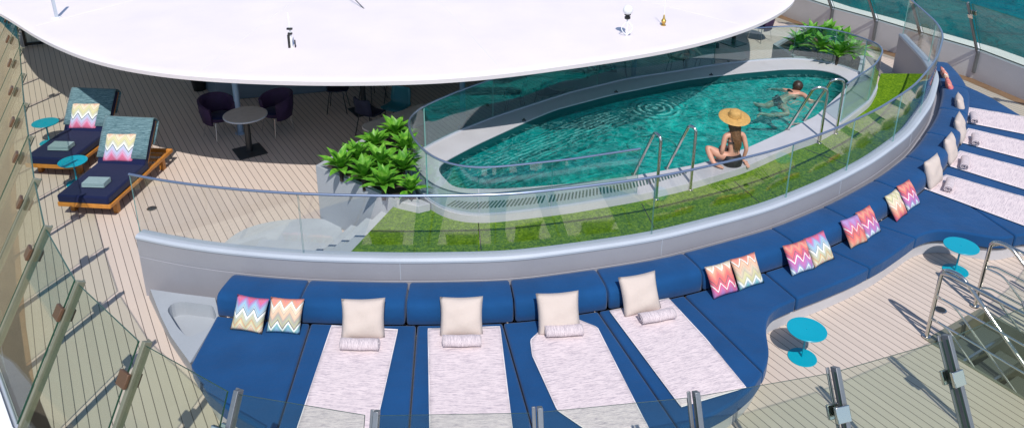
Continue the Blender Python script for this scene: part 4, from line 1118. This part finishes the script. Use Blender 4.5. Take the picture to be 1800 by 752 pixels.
def put(g, px, z, rz, lab, cat='chair', grp=None):
    p = at(*px, z); g.location = (p.x, p.y, 0); g.rotation_euler = (0, 0, rz); tag(g, lab, cat, grp)
gtub = 'dark tub chairs under the canopy'
put(tc, (386, 222), .2, -2.25, 'dark purple tub chair left of the round grey table', grp=gtub)
c = copy_tree(tc); put(c, (488, 214), .2, 2.45, 'dark navy tub chair right of the round grey table', grp=gtub)
c = copy_tree(tc); put(c, (1336, 58), .2, 2.2, 'purple tub chair half out of the canopy shade at the right', grp=gtub)
def dining_chair(matn, legm='dark_metal'):
    g = empty('dining_chair', (0, 0, 0))
    P = []
    mb = MB(); rows = []
    for (y, z, w) in ((.22, .455, .20), (.20, .47, .215), (.05, .452, .22), (-.12, .452, .22), (-.18, .475, .22), (-.215, .54, .22), (-.235, .65, .22), (-.25, .78, .205), (-.253, .805, .17)):
        rows.append([Vector((x*w, y+.05*abs(x)**2*(1 if z > .5 else 0), z+.025*abs(x)**2)) for x in (-1, -.6, -.2, .2, .6, 1)])
    mb.loft(rows, False, False); o = mb.build('seat_shell', matn, g, smooth=True, angle=3.2, recalc=False); s_ = o.modifiers.new('t', 'SOLIDIFY'); s_.thickness = .02
    for sx in (-1, 1):
        for sy in (-1, 1):
            mb = MB(); mb.tube([(sx*.15, sy*.13, .45), (sx*.22, sy*.20, 0)], .010, 8); mb.build('leg', legm, g, smooth=True)
    return g
dn = dining_chair('navy_weave'); dt = dining_chair('teal_plastic')
gd = 'shell chairs around the shaded tables'
put(dn, (594, 178), .2, -1.5, 'dark shell chair with splayed legs left of the hidden pedestal table', grp=gd)
put(dt, (697, 198), .35, 2.7, 'teal shell chair at the far side of the long rounded table', grp=gd)
for i, (px, z, rz, src, lab) in enumerate([((651, 213), .3, -.6, dn, 'dark blue chair back at the near end of the long table'), ((694, 160), .2, .1, dt, 'green teal chair farther back under the canopy edge'), ((655, 158), .2, .9, dn, 'chair whose thin legs show beside the hidden pedestal'),
    ((960, 185), .2, .4, dn, 'dark chair behind the pool glass left of the middle post'), ((1005, 170), .2, .2, dn, 'dark chair at the near side of the middle long table'), ((1062, 158), .2, 0, dn, 'second dark chair at the near side of the middle long table'),
    ((1190, 122), .2, 0, dn, 'dark chair behind glass at the left of the pale long table'), ((1240, 116), .2, 0, dn, 'dark chair at the near side of the pale long table'), ((1085, 122), .2, 3.1, dn, 'dark chair on the far side of the middle long table'), ((905, 190), .2, 1.4, dn, 'dark chair alone near the second canopy post')]):
    c = copy_tree(src); put(c, px, z, rz, lab, grp=gd)
# bar front / deckhouse wall under the canopy
bw = [at(361, 156, 0), at(383, 178, 0), at(508, 168, 0), at(567, 162.5, 0), at(640, 150, 0)]
bw = [Vector((q.x, q.y, 0)) for q in bw]; ext_ = bw[-1]+(bw[-1]-bw[-3]).normalized()*5
P = bw+[ext_, ext_+Vector((-1.5, 4, 0)), Vector((-7.6, 20, 0)), Vector((-7.2, 17.2, 0))]
g = empty('deckhouse', (P[1].x, P[1].y, 0)); tag(g, 'blue grey deckhouse wall in the shade behind the tub chairs', 'deckhouse')
mb = MB(); mb.prism([q-Vector((P[1].x, P[1].y, 0)) for q in P], 0.002, 2.05); mb.build('wall', 'bulkhead', g, bevel=.02)
mb = MB(); d = (P[2]-P[1]).normalized(); n_ = Vector((d.y, -d.x, 0)); q0 = Vector((0, 0, 0))
mb.box((d*2.0+n_*.012+Vector((0, 0, 1.2))), (1.4, .02, 1.2), rz=math.atan2(d.y, d.x)); mb.build('window', 'black_plastic', g)
# potted plant by the deckhouse
p = at(351, 158, 0); g = empty('potted_plant', (p.x, p.y, 0)); tag(g, 'dark leafy potted plant in shade below the canopy edge', 'plant')
mb = MB(); mb.lathe([(.12, 0), (.17, .3), (.18, .32), (.15, .32), (.14, .28)], (0, 0, 0), 20); mb.build('pot', 'black_plastic', g, smooth=True)
mb = MB(); uvs = []
for k in range(50): leaf(mb, random.uniform(.15, .3), .03, random.uniform(0, 6.28), random.uniform(.1, 1.4), random.uniform(.3, 1.2), uvs, (random.uniform(-.05, .05), random.uniform(-.05, .05), random.uniform(.3, .45)))
mb.build('foliage', 'leaf', g, smooth=True, angle=3, uvf=lambda i, co: uvs[i], recalc=False)
# black framed glass partition at far left
a_, b_ = at(46, 81, 0), at(101, 75.5, 0); g = empty('glass_partition', (a_.x, a_.y, 0), math.atan2(b_.y-a_.y, b_.x-a_.x)); tag(g, 'black framed glass partition in the shade at the far left', 'partition'); L_ = (b_-a_).length
mb = MB()
for x in (0, L_): mb.box((x, 0, 1.0), (.06, .06, 2.0))
for z in (.05, 2.0): mb.box((L_/2, 0, z), (L_, .06, .07))
mb.build('frame', 'black_plastic', g)
mb = MB(); mb.box((L_/2, 0, 1.02), (L_-.06, .012, 1.88)); mb.build('pane', 'screen_glass', g)
# slatted timber rack at the far left corner
p = at(9, 84, 0); g = empty('slatted_rack', (p.x, p.y, 0), -.5); tag(g, 'brown slatted timber rack at the top left corner', 'rack')
mb = MB()
for x in (-.3, .3): mb.box((x, 0, .9), (.07, .08, 1.8))
mb.build('upright', 'reflection_and_rack_brown', g)
for k in range(7):
    mb = MB(); mb.box((0, 0, .2+.24*k), (.56, .1, .03)); mb.build('shelf', 'light_composite', g)

# ------------------------------------------------------------------ deck drains
for q, lab in (((267, 367), 'round dark deck drain left of the entry steps'), ((1653, 545), 'round dark deck fitting beside the stair rail')):
    p = at(*q, 0); g = empty('deck_drain', (p.x, p.y, 0)); tag(g, lab, 'drain')
    mb = MB(); mb.lathe([(.075, 0.003), (.075, .010), (.062, .012)], (0, 0, 0), 24); mb.build('rim', 'steel', g, smooth=True)
    mb = MB(); mb.lathe([(.06, .004), (.06, .014), (.002, .016)], (0, 0, 0), 24); mb.build('cover', 'dark_metal', g, smooth=True)

# ------------------------------------------------------------------ stairwell and steel rails
g = empty('stairwell', (h0.x, h0.y, 0)); HO = Vector((h0.x, h0.y, 0)); tag(g, 'dark open stairwell cut into the teak deck with steel coaming', 'stairwell')
wid = SW.length; e1 = SW.normalized(); HL = 2.6
Hm = [q-HO for q in hatch]
mb = MB(); I = Hm; O_ = [q+(q-(Hm[0]+Hm[2])/2).normalized()*.09 for q in Hm]
holed_sheet(mb, O_, I, .012); ringwall(mb, O_, -.02, .012); ringwall(mb, I, -2.9, .012); mb.build('coaming', 'post_metal', g)
mb = MB(); mb.add([Vector((q.x, q.y, -2.9)) for q in Hm], [(0, 1, 2, 3)]); mb.build('lower_floor', 'stair_rubber', g)
for k in range(9):
    c = e1*wid/2+SD*(.16+.27*k)+Vector((0, 0, -.2-.2*k)); mb = MB(); mb.box(c, (wid-.04, .28, .05), rz=math.atan2(e1.y, e1.x)); st_ = mb.build('stair_tread', 'stair_rubber', g)
    mb = MB(); mb.box(c+SD*.125+Vector((0, 0, .03)), (wid-.06, .03, .012), rz=math.atan2(e1.y, e1.x)); mb.build('nosing', 'steel', st_)
def stair_rail(base_px, lab, side):
    b = at(*base_px, 0); o = Vector((b.x, b.y, 0)); g = empty('stair_handrail', (b.x, b.y, 0)); tag(g, lab, 'handrail', 'steel rails around the stairwell')
    s2 = e1*(-.05 if side < 0 else .05)
    mb = MB(); mb.tube(bent([Vector((0, 0, 0)), Vector((0, 0, 1.0)), SD*.22+Vector((0, 0, 1.04)), SD*2.3+Vector((0, 0, -.55))], .10), .024, 10); mb.build('sloping_rail', 'steel', g, smooth=True)
    mb = MB(); mb.tube(bent([Vector((0, 0, .93)), SD*.10+Vector((0, 0, 1.0))+s2, SD*2.55+Vector((0, 0, 1.0))+s2, SD*2.6+s2], .12), .022, 10); mb.build('level_rail', 'steel', g, smooth=True)
    mb = MB()
    for z in (.62, .30):
        mb.tube(bent([Vector((0, 0, z)), SD*.10+Vector((0, 0, z+.03))+s2, SD*2.58+Vector((0, 0, z))+s2], .08), .014, 8)
    mb.tube(bent([Vector((0, 0, .60)), SD*.22+Vector((0, 0, .62)), SD*1.9+Vector((0, 0, -.6))], .1), .014, 8)
    mb.tube(bent([Vector((0, 0, .28)), SD*.2+Vector((0, 0, .29)), SD*1.4+Vector((0, 0, -.6))], .1), .014, 8)
    mb.build('mid_rails', 'steel', g, smooth=True)
    for q in (Vector((0, 0, 0)), SD*2.6+s2):
        mb = MB(); mb.lathe([(.05, .012), (.05, .026), (.028, .034)], (q.x, q.y, 0), 16); mb.build('flange', 'steel', g, smooth=True)
    mb = MB(); mb.tube([SD*1.3+s2+Vector((0, 0, .012)), SD*1.3+s2+Vector((0, 0, 1.0))], .018, 8); mb.build('post', 'steel', g, smooth=True)
stair_rail((1628, 593), 'nearer polished steel rail set on the left side of the stairwell', -1)
stair_rail((1713, 539), 'farther polished steel rail on the right side of the stairwell', 1)

# ------------------------------------------------------------------ people
def skin_body(name, verts, edges, radii, matn, root=0, sub=2):
    me = bpy.data.meshes.new(name); me.from_pydata([tuple(v) for v in verts], edges, []); me.materials.append(MAT[matn])
    o = bpy.data.objects.new(name, me); COL.objects.link(o)
    bm = bmesh.new(); bm.from_mesh(me); lay = bm.verts.layers.skin.verify(); bm.verts.ensure_lookup_table()
    for i, v in enumerate(bm.verts):
        r = radii[i]; v[lay].radius = (r, r) if isinstance(r, (int, float)) else r; v[lay].use_root = (i == root)
    bm.to_mesh(me); bm.free()
    s_ = o.modifiers.new('skin', 'SKIN'); s_.use_smooth_shade = True; s_.branch_smoothing = .6
    q = o.modifiers.new('sub', 'SUBSURF'); q.levels = sub; q.render_levels = sub
    return o
def hand(V, E_, R_, wi, wrist, d, palm_n, spread=.018, L=.075):
    "palm and five fingers grown from wrist vertex wi"
    d = Vector(d).normalized(); pn = Vector(palm_n).normalized(); sd = d.cross(pn).normalized()
    palm = Vector(wrist)+d*.055; V.append(palm); R_.append(.024); E_.append((wi, len(V)-1)); pi_ = len(V)-1
    for k, l in ((-1.5, .8), (-.5, .95), (.5, 1.0), (1.5, .88)):
        a = palm+d*.03+sd*k*spread; b = a+d*L*.5*l-pn*.006; c = b+d*L*.45*l-pn*.02
        V.append(a); R_.append(.010); V.append(b); R_.append(.009); V.append(c); R_.append(.007); n = len(V)
        E_.extend([(pi_, n-3), (n-3, n-2), (n-2, n-1)])
    a = Vector(wrist)+d*.04+sd*-2.1*spread; b = a+d*.03-sd*.018; V.append(a); R_.append(.011); V.append(b); R_.append(.008); n = len(V); E_.extend([(pi_, n-2), (n-2, n-1)])
# seated woman -----------------------------------------------------
sp = at(1287, 289, ZC); face_az = math.radians(102)
Wm = Matrix.Translation((sp.x, sp.y, ZC)) @ Matrix.Rotation(face_az-PI/2, 4, 'Z') @ Matrix.Scale(.94, 4)
V = [Vector(q) for q in [(0, 0, .11), (0, .01, .23), (0, .03, .35), (0, .045, .45), (0, .05, .52), (0, .07, .59), (0, .095, .66), (0, .11, .745), (0, .11, .81),
     (-.095, .05, .095), (-.40, .17, .27), (-.33, .0, .06), (-.27, -.09, .035), (-.22, -.15, .025),
     (.095, .07, .10), (.03, .46, .10), (.05, .56, -.22), (.07, .66, -.30),
     (-.155, .045, .50), (-.20, -.0, .27), (-.17, .10, .07),
     (.155, .045, .50), (.205, -.03, .27), (.19, .02, .055)]]
R_ = [(.135, .11), (.105, .08), (.12, .08), (.125, .08), (.085, .065), .048, (.062, .075), (.075, .088), .055,
      .095, .062, .038, .030, .018, .095, .062, .036, .022,
      .052, .036, .025, .052, .036, .025]
E_ = [(0, 1), (1, 2), (2, 3), (3, 4), (4, 5), (5, 6), (6, 7), (7, 8), (0, 9), (9, 10), (10, 11), (11, 12), (12, 13), (0, 14), (14, 15), (15, 16), (16, 17), (4, 18), (18, 19), (19, 20), (4, 21), (21, 22), (22, 23)]
hand(V, E_, R_, 20, V[20], (-.25, .9, -.35), (0, .2, 1)); hand(V, E_, R_, 23, V[23], (.3, -.8, -.35), (0, .2, 1))
w = skin_body('person', V, E_, R_, 'skin', 0, 2); w.matrix_world = Wm
tag(w, 'woman in straw hat and black bikini sitting on the pool edge', 'person')
mb = MB(); prof = []
rings = []
for z, rx, ry, oy in ((.0, .150, .125, .0), (.05, .158, .135, .0), (.10, .152, .128, .0), (.145, .142, .113, .0), (.175, .128, .10, .01)):
    rings.append([Vector((rx*math.cos(a), oy+ry*math.sin(a), z+ .02*math.sin(a))) for a in [2*PI*k/28 for k in range(28)]])
mb.loft(rings, True, True); mb.build('bikini_bottom', 'bikini_black', w, smooth=True)
mb = MB(); mb.tube([Vector((.132*math.cos(a), .04+.094*math.sin(a), .405)) for a in [2*PI*k/28 for k in range(28)]], .011, 6, closed=True); mb.build('bikini_strap', 'bikini_black', w, smooth=True)
# hair: long, falling down the back
mb = MB(); rnd = random.Random(5)
rings = []
for z, wx, wy, oy, ox in ((.83, .05, .05, .10, 0), (.79, .085, .09, .09, 0), (.72, .094, .10, .08, 0), (.64, .095, .085, .055, 0), (.56, .082, .06, .015, .005), (.50, .065, .045, -.02, .01), (.43, .052, .035, -.045, .015), (.37, .035, .025, -.06, .02), (.32, .012, .010, -.065, .02)):
    rings.append([Vector((ox+wx*math.cos(a)*(1+.10*math.sin(a*7+z*20)), oy+wy*math.sin(a)*(1+.10*math.sin(a*9+z*13)), z)) for a in [2*PI*k/40 for k in range(40)]])
mb.loft(rings, True, True)
for k in range(70):
    x = rnd.uniform(-.078, .078); pts = [Vector((x*1.0, .02, .61)), Vector((x*.95+rnd.uniform(-.01, .01), -.03, .53)), Vector((x*.8+.01+rnd.uniform(-.012, .012), -.07, .45)), Vector((x*.55+.02+rnd.uniform(-.015, .015), -.09, .37+rnd.uniform(-.03, .03))), Vector((x*.4+.02+rnd.uniform(-.02, .02), -.09, .30+rnd.uniform(-.04, .04)))]
    mb.tube(cr_spline(pts, 3), [.006]*10+[.004, .003, .001], 4)
mb.build('hair', 'hair', w, smooth=True)
# hat
Hm_ = Matrix.Rotation(math.radians(12), 3, 'X')
mb = MB(); prof = [(.245, -.018), (.25, -.014), (.235, -.004), (.18, .004), (.12, .004), (.103, .01), (.10, .04), (.094, .085), (.075, .108), (.03, .112), (.002, .108)]
mb.lathe(prof, (0, .10, .80), 44, rot=Hm_)
hat = mb.build('straw_hat', 'straw', None, smooth=True, angle=math.radians(60)); s_ = hat.modifiers.new('t', 'SOLIDIFY'); s_.thickness = .006
hat.matrix_world = Wm; tag(hat, 'wide brimmed straw hat worn by the seated woman', 'hat')
mb = MB(); mb.lathe([(.1035, .008), (.1055, .010), (.1045, .034), (.102, .036)], (0, .10, .80), 44, rot=Hm_); mb.build('band', 'straw', hat, smooth=True)
# swimmer ----------------------------------------------------------
zt = .78
def W_(x, y, z): return at(x, y, z)
hip = W_(1369, 179, .62); ch = W_(1391, 167, .765); shm = W_(1399, 162, .785); o0 = Vector((hip.x, hip.y, 0))
V = [hip, hip.lerp(ch, .45), ch, shm, W_(1402, 158, .81), W_(1403, 152, .88), W_(1404, 148, .93),
     W_(1384, 160, .78), W_(1373, 158, .76), W_(1358, 157, .70),           # far arm
     W_(1414, 168, .80), W_(1423, 178, .78), W_(1438, 178.5, .76),           # near arm
     W_(1375, 184, .60), W_(1386, 201, .50), W_(1352, 203, .48), W_(1336, 200, .50), W_(1331, 206, .48),
     W_(1361, 180, .60), W_(1346, 187, .54), W_(1330, 184, .66), W_(1324, 180, .70)]
V = [q-o0 for q in V]
R_ = [(.13, .10), (.11, .085), (.125, .09), (.10, .07), .048, (.082, .085), .065, .05, .036, .024, .05, .036, .026, .085, .058, .042, .032, .02, .085, .058, .036, .02]
E_ = [(0, 1), (1, 2), (2, 3), (3, 4), (4, 5), (5, 6), (3, 7), (7, 8), (8, 9), (3, 10), (10, 11), (11, 12), (0, 13), (13, 14), (14, 15), (15, 16), (16, 17), (0, 18), (18, 19), (19, 20), (20, 21)]
hand(V, E_, R_, 12, V[12], V[12]-V[11], (0, 0, 1)); hand(V, E_, R_, 9, V[9], V[9]-V[8], (0, 0, 1))
sw = skin_body('person', V, E_, R_, 'skin', 0, 2); sw.location = o0
tag(sw, 'dark haired swimmer in black bikini doing breaststroke in the pool', 'person')
def ring_on(o, a, b, t0, t1, rx, ry, matn, name):
    A = a.lerp(b, t0); B = a.lerp(b, t1); ax_ = (B-A).normalized(); up = Vector((0, 0, 1)); s1 = ax_.cross(up).normalized(); s2 = s1.cross(ax_)
    mb = MB(); rings = []
    for t in (0, .33, .66, 1):
        c = A.lerp(B, t); rings.append([c+s1*rx*math.cos(q)+s2*ry*math.sin(q) for q in [2*PI*k/24 for k in range(24)]])
    mb.loft(rings, True, True); return mb.build(name, matn, o, smooth=True)
ring_on(sw, V[0], V[2], -.28, .22, .150, .125, 'bikini_black', 'bikini_bottom')
ring_on(sw, V[0], V[3], .70, .77, .140, .112, 'bikini_black', 'bikini_strap')
mb = MB(); hc = V[5]; mb.sphere(hc+Vector((-.012, -.012, .015)), .098, 20, 12, (1, 1.0, 1.08)); mb.sphere(hc+Vector((-.06, -.02, -.06)), .055, 12, 8)
mb.build('hair', 'dark_hair', sw, smooth=True)

# ------------------------------------------------------------------ light
w = bpy.data.worlds.new('World'); sc.world = w; w.use_nodes = True
nt = w.node_tree; bg = nt.nodes['Background']; sky = nt.nodes.new('ShaderNodeTexSky'); sky.sky_type = 'NISHITA'; sky.sun_disc = False
el = math.asin(-SUN_L.z); az = math.atan2(-SUN_L.x, -SUN_L.y)
sky.sun_elevation = el; sky.sun_rotation = az; sky.air_density = 1.0; sky.dust_density = .3; sky.ozone_density = 1.2
nt.links.new(sky.outputs[0], bg.inputs[0]); bg.inputs[1].default_value = .12
sd_ = bpy.data.lights.new('sun', 'SUN'); sd_.energy = 3.6; sd_.angle = math.radians(.5); sd_.color = (1.0, .95, .88)
so = bpy.data.objects.new('sun', sd_); COL.objects.link(so); so.rotation_euler = SUN_L.to_track_quat('-Z', 'Y').to_euler(); so.location = (0, -10, 30)

# ------------------------------------------------------------------ camera
cd = bpy.data.cameras.new('camera'); cam = bpy.data.objects.new('camera', cd); COL.objects.link(cam); sc.camera = cam
cam.matrix_world = Matrix.Translation((0, 0, HC)) @ Matrix((CR, CU, -_F)).transposed().to_4x4()
cd.sensor_fit = 'HORIZONTAL'; cd.sensor_width = 36; cd.lens = 36*FPX/1800; cd.shift_x = 0; cd.shift_y = -(376-CY)/1800
cd.clip_start = .1; cd.clip_end = 20000
sc.view_settings.view_transform = 'Standard'; sc.view_settings.look = 'None'; sc.view_settings.exposure = .25; sc.view_settings.gamma = 1
sc.cycles.max_bounces = 10; sc.cycles.transparent_max_bounces = 24; sc.cycles.caustics_reflective = False; sc.cycles.caustics_refractive = False
sc.cycles.use_denoising = True
